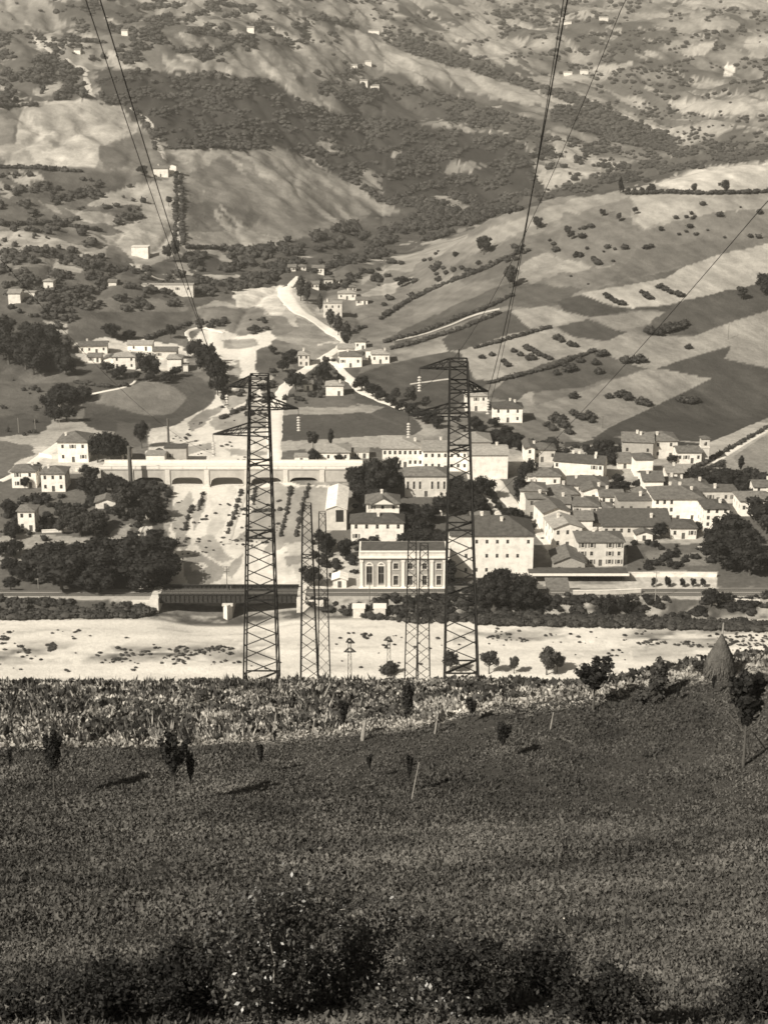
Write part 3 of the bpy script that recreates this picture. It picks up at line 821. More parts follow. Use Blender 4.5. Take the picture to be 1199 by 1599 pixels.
def roof_build(root, kind, w, d, h, rh, mat, ov=.55, wallmat=None, y0=0.0):
    """local frame: x -w/2..w/2, y y0..y0+d (away from the viewer), eaves at z=h"""
    X0, X1, Y0, Y1 = -w / 2 - ov, w / 2 + ov, y0 - ov, y0 + d + ov
    e = h - .12; th = .22
    b = MB(); g = MB()
    if kind == 'flat':
        b.box(X0 + .3, X1 - .3, Y0 + .3, Y1 - .3, h, h + .35); rh = .35
    elif kind == 'shed':      # falls towards the viewer
        lo = [(X0, Y0, e), (X1, Y0, e), (X1, Y1, e + rh), (X0, Y1, e + rh)]
        up = [(x, y, z + th) for x, y, z in lo]
        b.quad(*up); b.quad(*lo[::-1])
        for i in range(4):
            j = (i + 1) % 4; b.quad(lo[i], lo[j], up[j], up[i])
        for sx in (-1, 1):
            q = [(sx * w / 2, y0, h), (sx * w / 2, y0 + d, h), (sx * w / 2, y0 + d, h + rh * .93)]
            g.poly(q if sx > 0 else q[::-1])
        g.quad((w / 2, y0 + d, h), (-w / 2, y0 + d, h), (-w / 2, y0 + d, h + rh * .9), (w / 2, y0 + d, h + rh * .9))
    else:
        W, D = X1 - X0, Y1 - Y0; cx, cy = 0, (Y0 + Y1) / 2
        if kind == 'gable_x': A, B = (X0, cy), (X1, cy)
        elif kind == 'gable_y': A, B = (cx, Y0), (cx, Y1)
        elif W >= D: A, B = (X0 + D / 2 * .95, cy), (X1 - D / 2 * .95, cy)
        else: A, B = (cx, Y0 + W / 2 * .95), (cx, Y1 - W / 2 * .95)
        for dz, flip in ((0, True), (th, False)):
            c = [(X0, Y0, e + dz), (X1, Y0, e + dz), (X1, Y1, e + dz), (X0, Y1, e + dz)]
            a_, b_ = (*A, e + rh + dz), (*B, e + rh + dz)
            if kind == 'gable_x' or (kind == 'hip' and W >= D):
                fs = [(c[0], c[1], b_, a_), (c[2], c[3], a_, b_), (c[3], c[0], a_), (c[1], c[2], b_)]
            else:
                fs = [(c[1], c[2], b_, a_), (c[3], c[0], a_, b_), (c[0], c[1], a_), (c[2], c[3], b_)]
            if kind != 'hip': fs = fs[:2]
            for f in fs: b.poly(f[::-1] if flip else f)
        c0 = [(X0, Y0), (X1, Y0), (X1, Y1), (X0, Y1)]
        for i in range(4):
            p, q = c0[i], c0[(i + 1) % 4]
            endw = (kind == 'gable_x' and p[0] == q[0]) or (kind == 'gable_y' and p[1] == q[1])
            if not endw:
                b.quad((*p, e), (*q, e), (*q, e + th), (*p, e + th))
            else:
                a = A if (p[0] == A[0] if kind == 'gable_x' else p[1] == A[1]) else B
                b.quad((*p, e), (*a, e + rh), (*a, e + rh + th), (*p, e + th))
                b.quad((*a, e + rh), (*q, e), (*q, e + th), (*a, e + rh + th))
        if kind == 'gable_x':
            for sx in (-1, 1):
                q = [(sx * w / 2, y0, h), (sx * w / 2, y0 + d, h), (sx * w / 2, cy, h + rh * (d / D) - .02)]
                g.poly(q if sx > 0 else q[::-1])
        if kind == 'gable_y':
            for yy, fl in ((y0, False), (y0 + d, True)):
                q = [(-w / 2, yy, h), (w / 2, yy, h), (0, yy, h + rh * (w / W) - .02)]
                g.poly(q[::-1] if fl else q)
    me = b.mesh('roof', (mat,))
    uv = me.uv_layers.new(name='UVMap')
    co = np.zeros(len(me.vertices) * 3, np.float32); me.vertices.foreach_get('co', co); co = co.reshape(-1, 3)
    li = np.zeros(len(me.loops), np.int32); me.loops.foreach_get('vertex_index', li)
    uv.data.foreach_set('uv', co[li][:, :2].ravel())
    r = obj('roof', me, root)
    for f in g.f:
        q = MB(); q.poly([g.v[i] for i in f]); q.build('gable', wallmat, root)
    return r, rh

HOUSES = []
def house(label, uL, uR, vb, ve, depth=9, roof='hip', rmat='roof', wmat='wall_white', rot=0, win=(3, 2), pitch=.34,
          name='house', group='houses of the town', cat='house', chim=1, side=True, door=True, surround=False, shutters=.25, skip=(), Y=None, wsize=None, ov=.55, wins_top=False, zb=None):
    uc = (uL + uR) / 2
    p = at(uc, vb)
    if Y is not None:
        ct, st = math.cos(TILT), math.sin(TILT); b_ = (799.5 - vb) / FPX
        s_ = ((uc - 599.5) / FPX) / (ct + b_ * st)
        p = Vector((s_ * Y, Y, z_of(Y, vb) if zb is None else zb))
    k = pxm(p)
    ang = math.atan2(p.x, p.y)
    w = (uR - uL) / k
    if rot: w = max(w / math.cos(R(rot)) - 0.15 * abs(math.sin(R(rot))) * depth, 3)
    h = z_at(p.y, ve) - p.z
    h = max(h, 2.2)
    root = empty(name, p, R(rot))
    tag(root, label, cat, group)
    wm = M[wmat]
    base = -2.6
    # openings
    rs = random.Random(sum(ord(ch) * (i + 7) for i, ch in enumerate(label)))
    nx, nz = win
    ww, wh = wsize or (1.0, 1.5)
    wh = min(wh, h / max(nz, 1) * .58); ww = min(ww, w / max(nx, 1) * .5)
    ops, doors = [], []
    def openings(L, n, withdoor):
        o = []
        for j in range(nz):
            zc = h * (j + .55) / nz
            for i in range(n):
                xc = L * (i + .5) / n
                if withdoor and j == 0 and i == n // 2: continue
                if (i, j) in skip: continue
                if rs.random() < .06: continue
                o.append((xc - ww / 2, xc + ww / 2, zc - wh / 2, zc + wh / 2))
        return o
    W = MB()
    fo = openings(w, nx, door) if nx else []
    dr = []
    if door and nx:
        xc = w * (nx // 2 + .5) / nx; dh = min(2.3, h / max(nz, 1) * .8)
        dr = [(xc - .6, xc + .6, .02, dh)]
    ns = max(1, int(round(depth / 4.2))) if side and nx else 0
    lo, ro = (openings(depth, ns, False), openings(depth, ns, False)) if ns else ([], [])
    wall_face(W, (-w / 2, 0), (w / 2, 0), base, h, fo + dr)
    wall_face(W, (w / 2, 0), (w / 2, depth), base, h, ro)
    wall_face(W, (w / 2, depth), (-w / 2, depth), base, h, [])
    wall_face(W, (-w / 2, depth), (-w / 2, 0), base, h, lo)
    W.build('wall', wm, root)
    def put(me, nm, x, y, z, sx, sz, rz):
        o = obj(nm, me, root, (x, y, z), rz, (sx, 1, sz)); return o
    for o in fo:
        xc = (o[0] + o[1]) / 2 - w / 2
        wd = put(WIN, 'window', xc, .22, o[2], ww, wh, 0)
        if surround: put(SUR, 'window_surround', xc, -.02, o[2], ww, wh, 0)
        if rs.random() < shutters:
            put(SHT, 'shutter', xc - ww * .98, -.06, o[2], ww * .48 * 2 * .5, wh, 0)
            put(SHT, 'shutter', xc + ww * .98, -.06, o[2], ww * .48 * 2 * .5, wh, 0)
    for o in dr: put(DOORM, 'door', (o[0] + o[1]) / 2 - w / 2, .2, .02, 1.2, o[3] - .02, 0)
    for o in ro:
        put(WIN, 'window', w / 2 - .22, (o[0] + o[1]) / 2, o[2], ww, wh, math.pi / 2)
    for o in lo:
        put(WIN, 'window', -w / 2 + .22, depth - (o[0] + o[1]) / 2, o[2], ww, wh, -math.pi / 2)
    span = {'hip': min(w, depth), 'gable_x': depth, 'gable_y': w, 'shed': depth * 2 * .8, 'flat': 0}[roof]
    rh = pitch * (span / 2 + ov)
    rf, rh = roof_build(root, roof, w, depth, h, rh, M[rmat], ov=ov, wallmat=wm)
    for c in range(chim):
        cx = rs.uniform(-.32, .32) * w; cy = depth * rs.uniform(.3, .7)
        if roof == 'hip' and w < depth: zz = h + rh * max(0, 1 - abs(cx) / (w / 2)) - .3
        elif roof == 'gable_y': zz = h + rh * (1 - abs(cx) / (w / 2 + ov)) - .3
        elif roof == 'shed': zz = h + rh * cy / depth - .3
        elif roof == 'flat': zz = h + .2
        else:
            zz = h + rh * (1 - abs(cy - depth / 2) / (depth / 2 + ov)) - .5
            if roof == 'hip':
                zz = min(zz, h + rh * min(1, (w / 2 - abs(cx)) / (min(w, depth) / 2)) - .4)
        obj('chimney', CHM, rf, (cx, cy, zz), 0)
    HOUSES.append(root)
    return root, w, h, k

T = 'houses of the town'
# --- the town on the right, front row by the railway
def power_hall():
    uL, uR, vb, ve = 562, 696, 917, 871
    p = at((uL + uR) / 2, vb); k = pxm(p); w = (uR - uL) / k; d = 9.5
    h = z_at(p.y, ve) - p.z
    root = empty('power_station_hall', p)
    tag(root, 'flat-roofed power station hall with pale pilasters and two tall arched windows', 'power station')
    W = MB(); ops = []; arches = []
    sp = w * .335                                      # left bay with two tall arched windows
    for cx in (sp * .33, sp * .74):
        ops.append((cx - .95, cx + .95, h * .10, h * .72)); arches.append(cx)
    bays = [sp + (w - sp) * (i + .5) / 4 for i in range(4)]
    for b in bays:
        ops.append((b - .75, b + .75, h * .62, h * .82)); ops.append((b - .75, b + .75, h * .08, h * .40))
    wall_face(W, (-w / 2, 0), (w / 2, 0), -2, h, ops, .4)
    wall_face(W, (w / 2, 0), (w / 2, d), -2, h, [])
    wall_face(W, (w / 2, d), (-w / 2, d), -2, h, [])
    wall_face(W, (-w / 2, d), (-w / 2, 0), -2, h, [])
    W.build('wall', M['panel'], root)
    for o in ops:
        obj('window', WIN, root, ((o[0] + o[1]) / 2 - w / 2, .3, o[2]), 0, (o[1] - o[0], 1, o[3] - o[2]))
        s_ = obj('window_surround', SUR, root, ((o[0] + o[1]) / 2 - w / 2, -.04, o[2]), 0, (o[1] - o[0], 1.6, o[3] - o[2]))
    for cx in arches:                                   # arched heads
        a = MB(); n = 8
        for i in range(n):
            t0, t1 = math.pi * i / n, math.pi * (i + 1) / n
            q = [(r * math.cos(t), r * math.sin(t)) for r, t in ((.95, t0), (1.3, t0), (1.3, t1), (.95, t1))]
            pts = [(x, -.18, z) for x, z in q]; pb = [(x, .02, z) for x, z in q]
            a.poly(pts); a.quad(pts[1], pb[1], pb[2], pts[2]); a.quad(pts[0], pts[3], pb[3], pb[0])
        obj('arch_moulding', a.mesh('arch_moulding', (M['trim'],)), root, (cx - w / 2, 0, h * .72))
        pn = MB(); pn.box(-1.0, 1.0, -.05, .0, 0, .9)
        obj('arch_panel', pn.mesh('arch_panel', (M['pane'],)), root, (cx - w / 2, 0, h * .73))
    pil = MB(); pil.box(-.45, .45, -.28, -.005, -1.2, h * .93); pil.box(-.6, .6, -.36, -.005, h * .87, h * .93); pil.box(-.6, .6, -.4, -.005, -1.2, .5)
    pm = pil.mesh('pilaster', (M['trim'],))
    xs = [0.5, sp + .1] + [sp + (w - sp) * (i + 1) / 4 for i in range(3)] + [w - .5]
    for x in xs: obj('pilaster', pm, root, (x - w / 2, 0, 0))
    c = MB(); c.box(-w / 2 - .3, w / 2 + .3, -.75, d + .3, h, h + .45); c.build('cornice', M['trim'], root)
    c = MB(); c.box(-w / 2, w / 2, -.25, d, h + .452, h + 1.9); c.build('attic_wall', M['wall_cream'], root)
    c = MB(); c.box(-w / 2 - .2, w / 2 + .2, -.5, d + .2, h + 1.902, h + 2.3); c.build('parapet', M['trim'], root)
    c = MB(); c.box(-w / 2 + .3, w / 2 - .3, .2, d - .3, h + 2.302, h + 2.42); c.build('roof', M['roof_dark'], root)
    c = MB(); c.box(-w / 2 - .4, w / 2 + .4, -1.2, -.01, -2, .12); c.build('plinth', M['trim'], root)
power_hall()

house('low white villa with dark hipped roof and small upper windows behind the power station', 548, 630, 845, 816, 9, 'hip', 'roof_dark', win=(5, 2), chim=2, skip=((1,0),(3,0)), group=T, cat='villa', name='villa', pitch=.42)
def pediment_villa():
    root, w, h, k = house('pale villa with a triangular pediment above three dark windows', 572, 623, 824, 786, 10, 'hip', 'roof', 'wall_white', win=(3, 3), chim=1, group=T, cat='villa', name='villa', door=False, pitch=.45)
    b = MB(); W2 = w * .36
    q = [(-W2, -.9, h - .1), (W2, -.9, h - .1), (0, -.9, h + 2.0)]
    b.poly(q); r = [(x, 2.2, z) for x, y, z in q]
    b.build('pediment', M['trim'], root)
    c = MB()
    c.quad((-W2 - .4, -1.3, h - .25), (0, -1.3, h + 2.15), (0, 3.5, h + 2.15), (-W2 - .4, 3.5, h - .25))
    c.quad((0, -1.3, h + 2.15), (W2 + .4, -1.3, h - .25), (W2 + .4, 3.5, h - .25), (0, 3.5, h + 2.15))
    c.box(-W2 - .4, W2 + .4, -1.25, -.92, h - .4, h - .1)
    c.build('pediment_roof', M['roof'], root)
pediment_villa()
def barn():
    root, w, h, k = house('long white-roofed barn with one dark wide doorway in its gable', 510, 541, 828, 795, 27, 'gable_y', 'roof_white', 'wall_cream', win=(0, 0), chim=0, group=T, cat='barn', name='barn', door=False, pitch=.36, ov=.4)
    g = MB(); g.box(-.2, w * .36, -.06, .05, h * .40, h * .96); g.build('doorway', M['pane'], root)
barn()
house('small grey-roofed palace with a rounded doorway and slim paired windows in the town park', 632, 698, 776, 743, 11, 'hip', 'roof', 'wall_cream', win=(7, 1), chim=0, group=T, cat='palace', name='small_palace', surround=True, shutters=0, wsize=(.8, 3.0), pitch=.35)
house('long white factory wing with a broad pale hipped roof, left end of the factory', 597, 660, 730, 700, 20, 'hip', 'roof_pale', win=(8, 2), group=T, cat='factory', name='factory_wing', chim=1, shutters=0, pitch=.22)
house('lower middle wing of the white factory seen through the right pylon', 660, 730, 736, 704, 16, 'gable_x', 'roof_pale', win=(7, 2), group=T, cat='factory', name='factory_wing', chim=1, shutters=0, pitch=.25)
house('tall blank white end block of the factory beside the tree-lined walk', 730, 792, 748, 710, 15, 'gable_x', 'roof_pale', win=(0, 0), group=T, cat='factory', name='factory_wing', chim=1, pitch=.2)
house('tan block with a light roof rising behind the factory', 722, 766, 712, 690, 14, 'hip', 'roof_pale', 'wall_cream', win=(4, 1), group=T, cat='factory', name='factory_block', chim=0)
house('bright house half hidden by trees right of the upper pylon arm', 726, 760, 642, 618, 10, 'hip', 'roof_pale', win=(3, 2), group=T)
house('white villa with a dark hipped roof and a little turret above the avenue', 770, 815, 660, 637, 10, 'hip', 'roof_dark', win=(3, 2), group=T, cat='villa', name='villa', chim=2)
house('big three-storey white block with a dark hipped roof behind the right pylon', 703, 831, 902, 836, 17, 'hip', 'roof_dark', 'wall_white', win=(8, 3), group=T, cat='apartment block', name='apartment_block', chim=3, shutters=0, wsize=(.9, 1.3), pitch=.45, skip=((0,2),(1,2),(6,2),(0,1),(2,1),(7,1)))

house('grey gabled station annexe facing the tracks', 864, 912, 900, 879, 12, 'gable_y', 'roof', 'wall_stone', win=(3, 1), group=T, cat='annexe', name='station_annexe', chim=0, pitch=.42)
house('pale three-storey station house with dark shuttered windows and a small balcony', 901, 972, 884, 846, 11, 'hip', 'roof', 'wall_cream', win=(5, 3), group=T, cat='station house', name='station_house', chim=3, shutters=.6, surround=True, pitch=.30)
def canopy():
    p0, p1 = at(824, 906), at(978, 905)
    root = empty('platform_canopy', (p0 + p1) / 2)
    tag(root, 'long low platform canopy with a white edge in front of the station', 'canopy')
    L = (p1 - p0).length
    b = MB()
    b.box(-L / 2, L / 2, -3.2, 3.2, 2.9, 3.15)
    b.build('roof', M['roof_dark'], root)
    b = MB(); b.box(-L / 2 - .1, L / 2 + .1, -3.5, -3.203, 2.55, 3.3); b.build('fascia', M['trim'], root)
    m = MB(); m.bar((0, 0, -1), (0, 0, 2.9), .12, n=6); m.box(-.5, .5, -1.5, 1.5, 2.75, 2.895)
    me = m.mesh('post', (M['dark_iron'],))
    n = 9
    for i in range(n): obj('post', me, root, ((i + .5) / n * L - L / 2, 0, 0))
    b = MB(); b.box(-L / 2, L / 2, 3.0, 3.3, -1, 2.88); b.build('back_wall', M['wall_stone'], root)
    b = MB(); b.box(-L / 2 - 2, L / 2 + 4, -3.8, 4, -2.5, -.35); b.build('platform', M['concrete'], root)
canopy()

# --- terraces and blocks right of the station
house('long low outbuilding with a dark lean-to roof and small square windows', 940, 1046, 838, 821, 10, 'shed', 'roof_dark', 'wall_cream', win=(9, 1), group=T, cat='outbuilding', name='outbuilding', chim=1, pitch=.36, shutters=0)
house('short white outbuilding with a dark hipped roof beside the tall block', 1046, 1086, 842, 824, 9, 'hip', 'roof_dark', win=(3, 1), group=T, cat='outbuilding', name='outbuilding', chim=0)
house('grey blank-walled house behind the long lean-to roof', 964, 1018, 808, 782, 9, 'flat', 'roof', 'wall_grey', win=(4, 1), group=T, chim=1, shutters=0)
house('tall white house with blind front between the grey house and the town corner block', 1019, 1096, 814, 779, 15, 'hip', 'roof', win=(7, 3), group=T, cat='apartment block', name='apartment_block', chim=3, skip=((3,1),(4,1),(5,1),(3,2),(4,2),(5,2),(4,0)), shutters=0)
house('tall bright corner block with three rows of small dark windows', 1097, 1136, 834, 794, 11, 'hip', 'roof_dark', win=(3, 4), group=T, cat='apartment block', name='apartment_block', chim=1, pitch=.2, shutters=0)
house('white house with a dark roof at the right edge above the black trees', 1154, 1215, 806, 782, 11, 'hip', 'roof', win=(5, 1), group=T)
house('pale rear house with a light parapet above the corner block', 1090, 1150, 786, 768, 9, 'flat', 'roof', 'wall_cream', win=(5, 1), group=T)
house('small bright house between the right edge house and the corner block', 1176, 1222, 772, 760, 8, 'gable_x', 'roof', win=(3, 1), group=T)
house('white house with a plain left wall above the tall blind house', 1003, 1034, 776, 751, 12, 'gable_x', 'roof', win=(0, 0), group=T, rot=0)
house('tile-roofed house crowded behind the tall blind house', 1034, 1066, 772, 757, 10, 'hip', 'roof', win=(3, 1), group=T)
house('wide tile-roofed house below the bell tower slope', 1064, 1108, 780, 763, 12, 'hip', 'roof', 'wall_cream', win=(4, 1), group=T)
house('narrow pale house with a light gable above the tiled roofs', 1040, 1065, 750, 738, 8, 'gable_x', 'roof_pale', win=(2, 1), group=T)
# --- castle hill
house('long upper house on the hill with a bright left end and a recessed grey front', 970, 1018, 718, 690, 13, 'gable_x', 'roof', 'wall_grey', win=(3, 1), group=T, cat='manor', name='manor_house', rot=-8, chim=2)
house('tall pale manor wing on the hill with a broad tiled roof', 1016, 1056, 716, 688, 13, 'hip', 'roof', 'wall_cream', win=(2, 2), group=T, cat='manor', name='manor_house', chim=1)
house('bright square annexe below the manor on the hill', 990, 1018, 744, 717, 8, 'hip', 'roof', win=(0, 0), group=T, chim=0)
house('little white shed with a sloping roof left of the manor annexe', 964, 986, 732, 722, 7, 'shed', 'roof', win=(1, 1), group=T, chim=0, cat='shed', name='shed')
house('low white house joined to the bell tower', 1056, 1094, 724, 706, 8, 'gable_x', 'roof', win=(4, 1), group=T, chim=0)
def bell_tower():
    p = at(1099, 722); k = pxm(p); w = 13 / k; h = z_at(p.y, 685) - p.z
    root = empty('bell_tower', p); tag(root, 'slim square bell tower with a small cap roof on the hill', 'bell tower')
    W = MB(); o = [(w * .3, w * .7, h * .70, h * .86)]
    wall_face(W, (-w/2, 0), (w/2, 0), -3, h, o); wall_face(W, (w/2, 0), (w/2, w), -3, h, o); wall_face(W, (w/2, w), (-w/2, w), -3, h, o); wall_face(W, (-w/2, w), (-w/2, 0), -3, h, o)
    W.build('wall', M['wall_cream'], root)
    c = MB(); c.box(-w/2 - .2, w/2 + .2, -.2, w + .2, h * .62, h * .65); c.build('string_course', M['trim'], root)
    roof_build(root, 'hip', w, w, h, .9, M['roof'], ov=.4)
bell_tower()

# --- old quarter between the avenue and the manor
house('brownish house with small square windows at the top of the old quarter', 826, 866, 722, 702, 9, 'hip', 'roof', 'wall_cream', win=(5, 1), group=T, chim=1)
house('white side wing left of the brownish house', 819, 834, 724, 700, 12, 'gable_y', 'roof', win=(1, 2), group=T, chim=0)
house('long white terrace with four chimneys along its dark ridge', 864, 940, 750, 722, 10, 'gable_x', 'roof_dark', win=(8, 2), group=T, rot=-16, chim=4, cat='terrace', name='terrace_house', skip=tuple((i, j) for i in range(1, 6) for j in range(2)))
house('white house with a hipped roof left of the long terrace', 824, 874, 762, 743, 10, 'hip', 'roof', win=(3, 1), group=T)
house('slender house with an overhanging roof at the left edge of the old quarter', 812, 852, 796, 766, 10, 'hip', 'roof', win=(2, 2), group=T)
house('grey-fronted narrow house below the slender one', 822, 851, 812, 778, 6, 'hip', 'roof', 'wall_stone', win=(2, 2), group=T)
house('white house with a wide hipped roof in the middle of the old quarter', 856, 902, 786, 772, 12, 'hip', 'roof', win=(3, 1), group=T, rot=6)
house('broad-roofed house right below the long terrace', 886, 948, 772, 758, 12, 'hip', 'roof', 'wall_cream', win=(5, 1), group=T, rot=-6)
house('gable-fronted house with two dark doors under the broad roof', 908, 944, 782, 767, 8, 'gable_y', 'roof', win=(3, 1), group=T)
house('bright gable house leaning over the station street', 846, 890, 830, 800, 14, 'gable_y', 'roof', win=(0, 0), group=T, rot=10, chim=0)
house('white gable house with two small attic windows and an awning', 862, 908, 856, 824, 12, 'gable_y', 'roof_pale', win=(3, 2), group=T, rot=8, shutters=0)
house('blank bright wall house beside the black shadowed alley', 898, 924, 838, 812, 10, 'gable_x', 'roof', win=(0, 0), group=T, chim=0)
house('dark-roofed narrow house at the alley', 926, 962, 834, 816, 12, 'gable_x', 'roof_dark', 'wall_grey', win=(2, 1), group=T)
house('small tiled house among chimneys in the heart of the old quarter', 894, 934, 806, 790, 11, 'hip', 'roof', 'wall_cream', win=(3, 1), group=T, rot=-4)
house('pale cottage with a tiled roof below the manor trees', 936, 972, 788, 775, 8, 'gable_x', 'roof', win=(3, 1), group=T)
house('tiny white house right of the old quarter roofs', 936, 956, 806, 794, 7, 'hip', 'roof', win=(2, 1), group=T, chim=0)
house('low tiled house squeezed above the bright gable house', 856, 890, 800, 786, 9, 'gable_x', 'roof', 'wall_cream', win=(2, 1), group=T)
house('white round-gabled cottage left of the tall blind house', 990, 1016, 784, 773, 7, 'gable_y', 'roof', win=(1, 1), group=T, chim=0)
house('small roofed yard house below the big block corner', 736, 764, 820, 808, 7, 'hip', 'roof', win=(2, 1), group=T, chim=0)
house('white gabled kiosk on the lawn under the outbuildings', 992, 1018, 845, 834, 5, 'gable_y', 'roof', win=(1, 1), group=T, chim=0, cat='kiosk', name='kiosk')
# --- near the rails
house('low white crossing house with a brown roof below the platform canopy', 855, 886, 942, 922, 6, 'shed', 'roof', win=(2, 1), group=T, chim=0, cat='cottage', name='cottage', Y=426)
house('tiny white hut between bushes at the lower right', 1158, 1172, 958, 944, 4, 'shed', 'roof', win=(1, 1), group=T, chim=0, cat='hut', name='hut', Y=418, side=False)
house('little white cottage right of the second pylon foot trees', 520, 541, 918, 905, 5, 'gable_y', 'roof_white', win=(1, 1), group=T, chim=0, cat='cottage', name='cottage', side=False)
# --- road bridge end
house('wide white pavilion with a pale hipped roof at the right end of the road bridge', 493, 546, 722, 706, 13, 'hip', 'roof_pale', win=(4, 1), group=T, chim=0, cat='pavilion', name='pavilion', pitch=.25)
house('low flat white shed beside the pavilion', 548, 576, 716, 706, 6, 'flat', 'roof_pale', win=(2, 1), group=T, chim=0, cat='shed', name='shed')
house('thin white hut behind the left pylon at the bridge approach', 460, 482, 722, 714, 5, 'flat', 'roof_pale', win=(1, 1), group=T, chim=0, cat='hut', name='hut')
# --- left of the torrent
L_ = 'houses left of the torrent'
house('large white villa with a big hipped roof and dark round tree before it', 92, 139, 722, 690, 13, 'hip', 'roof', win=(3, 2), group=L_, cat='villa', name='villa', chim=1, pitch=.42)
house('rear wing with pale roof behind the large left villa', 128, 172, 694, 684, 10, 'hip', 'roof_pale', win=(2, 1), group=L_, chim=0)
house('white house with a dark roof at the far left by the road', 20, 58, 762, 736, 9, 'hip', 'roof', win=(2, 2), group=L_)
house('white house with two upper windows left of the road bridge', 66, 103, 768, 739, 9, 'hip', 'roof', win=(3, 2), group=L_)
house('small white tower house with a tiled cap among the left groves', 30, 56, 830, 798, 7, 'hip', 'roof', win=(2, 2), group=L_, cat='tower house', name='tower_house', chim=0, pitch=.3)
house('small gabled cottage sunk in the dark left grove', 150, 181, 794, 784, 7, 'gable_y', 'roof', win=(1, 1), group=L_, cat='cottage', name='cottage', rot=6, chim=0)
house('white gabled hut above the dark hedge by the railway', 118, 136, 882, 868, 5, 'gable_y', 'roof', win=(1, 1), group=L_, cat='hut', name='hut', chim=0, side=False, Y=446)
house('plain white box house beside the chimney stack at the bridge', 229, 258, 730, 711, 7, 'flat', 'roof_pale', win=(0, 0), group=L_, chim=0)
house('small pale house behind the chimney stack', 190, 203, 720, 707, 7, 'gable_x', 'roof', win=(1, 1), group=L_, chim=0)
house('flat roofed grey sheds along the road bridge approach', 258, 292, 726, 700, 6, 'flat', 'roof_dark', 'wall_grey', win=(2, 1), group=L_, chim=0, cat='shed', name='shed')
# --- hamlet behind
H_ = 'houses of the hamlet by the torrent'
house('long bright farm building at the upper left of the hamlet', 124, 168, 552, 540, 9, 'gable_x', 'roof', win=(4, 1), group=H_, rot=6)
house('white farmhouse with three upper windows in the middle of the hamlet', 178, 212, 576, 557, 9, 'hip', 'roof_pale', win=(3, 2), group=H_)
house('flat light farm shed behind the hamlet farmhouse', 200, 238, 548, 538, 8, 'gable_x', 'roof_pale', win=(2, 1), group=H_, chim=0)
house('small white cube house right of the big hamlet tree', 262, 284, 580, 560, 9, 'hip', 'roof_pale', win=(0, 0), group=H_, chim=0)
house('low white cottage at the left of the hamlet', 138, 158, 566, 557, 7, 'gable_x', 'roof', win=(2, 1), group=H_, chim=0)
house('narrow white cottage left of the hamlet farmhouse', 163, 180, 574, 560, 8, 'gable_y', 'roof', win=(1, 1), group=H_, chim=0)
house('grey tiled barn behind the right hamlet house', 240, 276, 560, 548, 8, 'gable_x', 'roof', 'wall_cream', win=(2, 1), group=H_, chim=0, cat='barn', name='barn')
house('tiny bright outhouse right of the hamlet cube', 285, 294, 580, 570, 4, 'flat', 'roof_pale', win=(0, 0), group=H_, chim=0, cat='outhouse', name='outhouse')
def lone_pale_wall():
    a, b = at(88, 627), at(105, 648)
    root = empty('whitewashed_wall', (a + b) / 2); tag(root, 'short whitewashed wall standing out against the dark left thicket', 'wall')
    d = (b - a); L = max(Vector((d.x, d.y)).length, 3); ang = math.atan2(d.y, d.x)
    m = MB(); m.box(-L/2, L/2, -.3, .3, -2.5, 2.0); m.build('masonry', M['wall_white'], root, rz=ang)
    m = MB(); m.box(-L/2 - .1, L/2 + .1, -.42, .42, 2.003, 2.2); m.build('coping', M['trim'], root, rz=ang)
lone_pale_wall()
# --- right bank road houses
O_ = 'houses along the upper road'
house('ivy-grown pale house beside the bright upper road', 505, 534, 496, 474, 9, 'flat', 'roof_pale', 'wall_cream', win=(3, 2), group=O_)
house('white house with light roof on the slope above the upper road', 528, 556, 468, 458, 8, 'hip', 'roof_pale', win=(3, 1), group=O_)
house('pale low house right of the slope house', 556, 574, 476, 468, 7, 'gable_x', 'roof', win=(2, 1), group=O_, chim=0)
house('tan square house where the two bright roads part', 466, 483, 572, 554, 8, 'hip', 'roof_pale', 'wall_cream', win=(2, 2), group=O_)
house('largest white roadside house below the bright bend', 530, 565, 574, 556, 10, 'hip', 'roof', win=(3, 1), group=O_)
house('bright rear house joined to the largest roadside house', 528, 553, 560, 544, 9, 'gable_x', 'roof_pale', win=(2, 1), group=O_, chim=0)
house('white house with pale roof furthest right on the crossroads', 580, 608, 568, 553, 9, 'hip', 'roof_pale', win=(3, 1), group=O_)
house('narrow white house in front of the crossroads pair', 571, 583, 562, 548, 7, 'flat', 'roof_pale', win=(1, 1), group=O_, chim=0)
house('small white house above the crossroads with a dark shrub', 554, 571, 546, 533, 7, 'hip', 'roof', win=(2, 1), group=O_, chim=0)
house('white cottage with a bright roof inside the round tree garden', 509, 536, 618, 602, 9, 'hip', 'roof_pale', win=(2, 1), group=O_)
house('tiny white cottage left of the round tree garden', 474, 488, 610, 600, 6, 'gable_x', 'roof', win=(1, 1), group=O_, chim=0)
for i, (a, b, c, d, t) in enumerate([(450, 462, 424, 417, 'leftmost of the tiny white houses under the dark ravine'), (466, 478, 422, 416, 'second tiny white house under the dark ravine'),
     (488, 506, 428, 418, 'tan tiny house under the dark ravine'), (467, 480, 448, 438, 'tiny white house at the top of the bright road'), (486, 498, 452, 443, 'small white house beside the poplars of the bright road'),
     (506, 520, 448, 436, 'small bright gabled house right of the poplars'), (520, 530, 444, 438, 'very small house at the right of the upper road hamlet'), (546, 556, 456, 448, 'small pale house above the slope house')]):
    house(t, a, b, c, d, 7, ('gable_x', 'hip')[i % 2], 'roof', ('wall_white', 'wall_cream')[i % 2], win=(2, 1), group='tiny houses of the upper hamlet', chim=0, side=False, door=False)
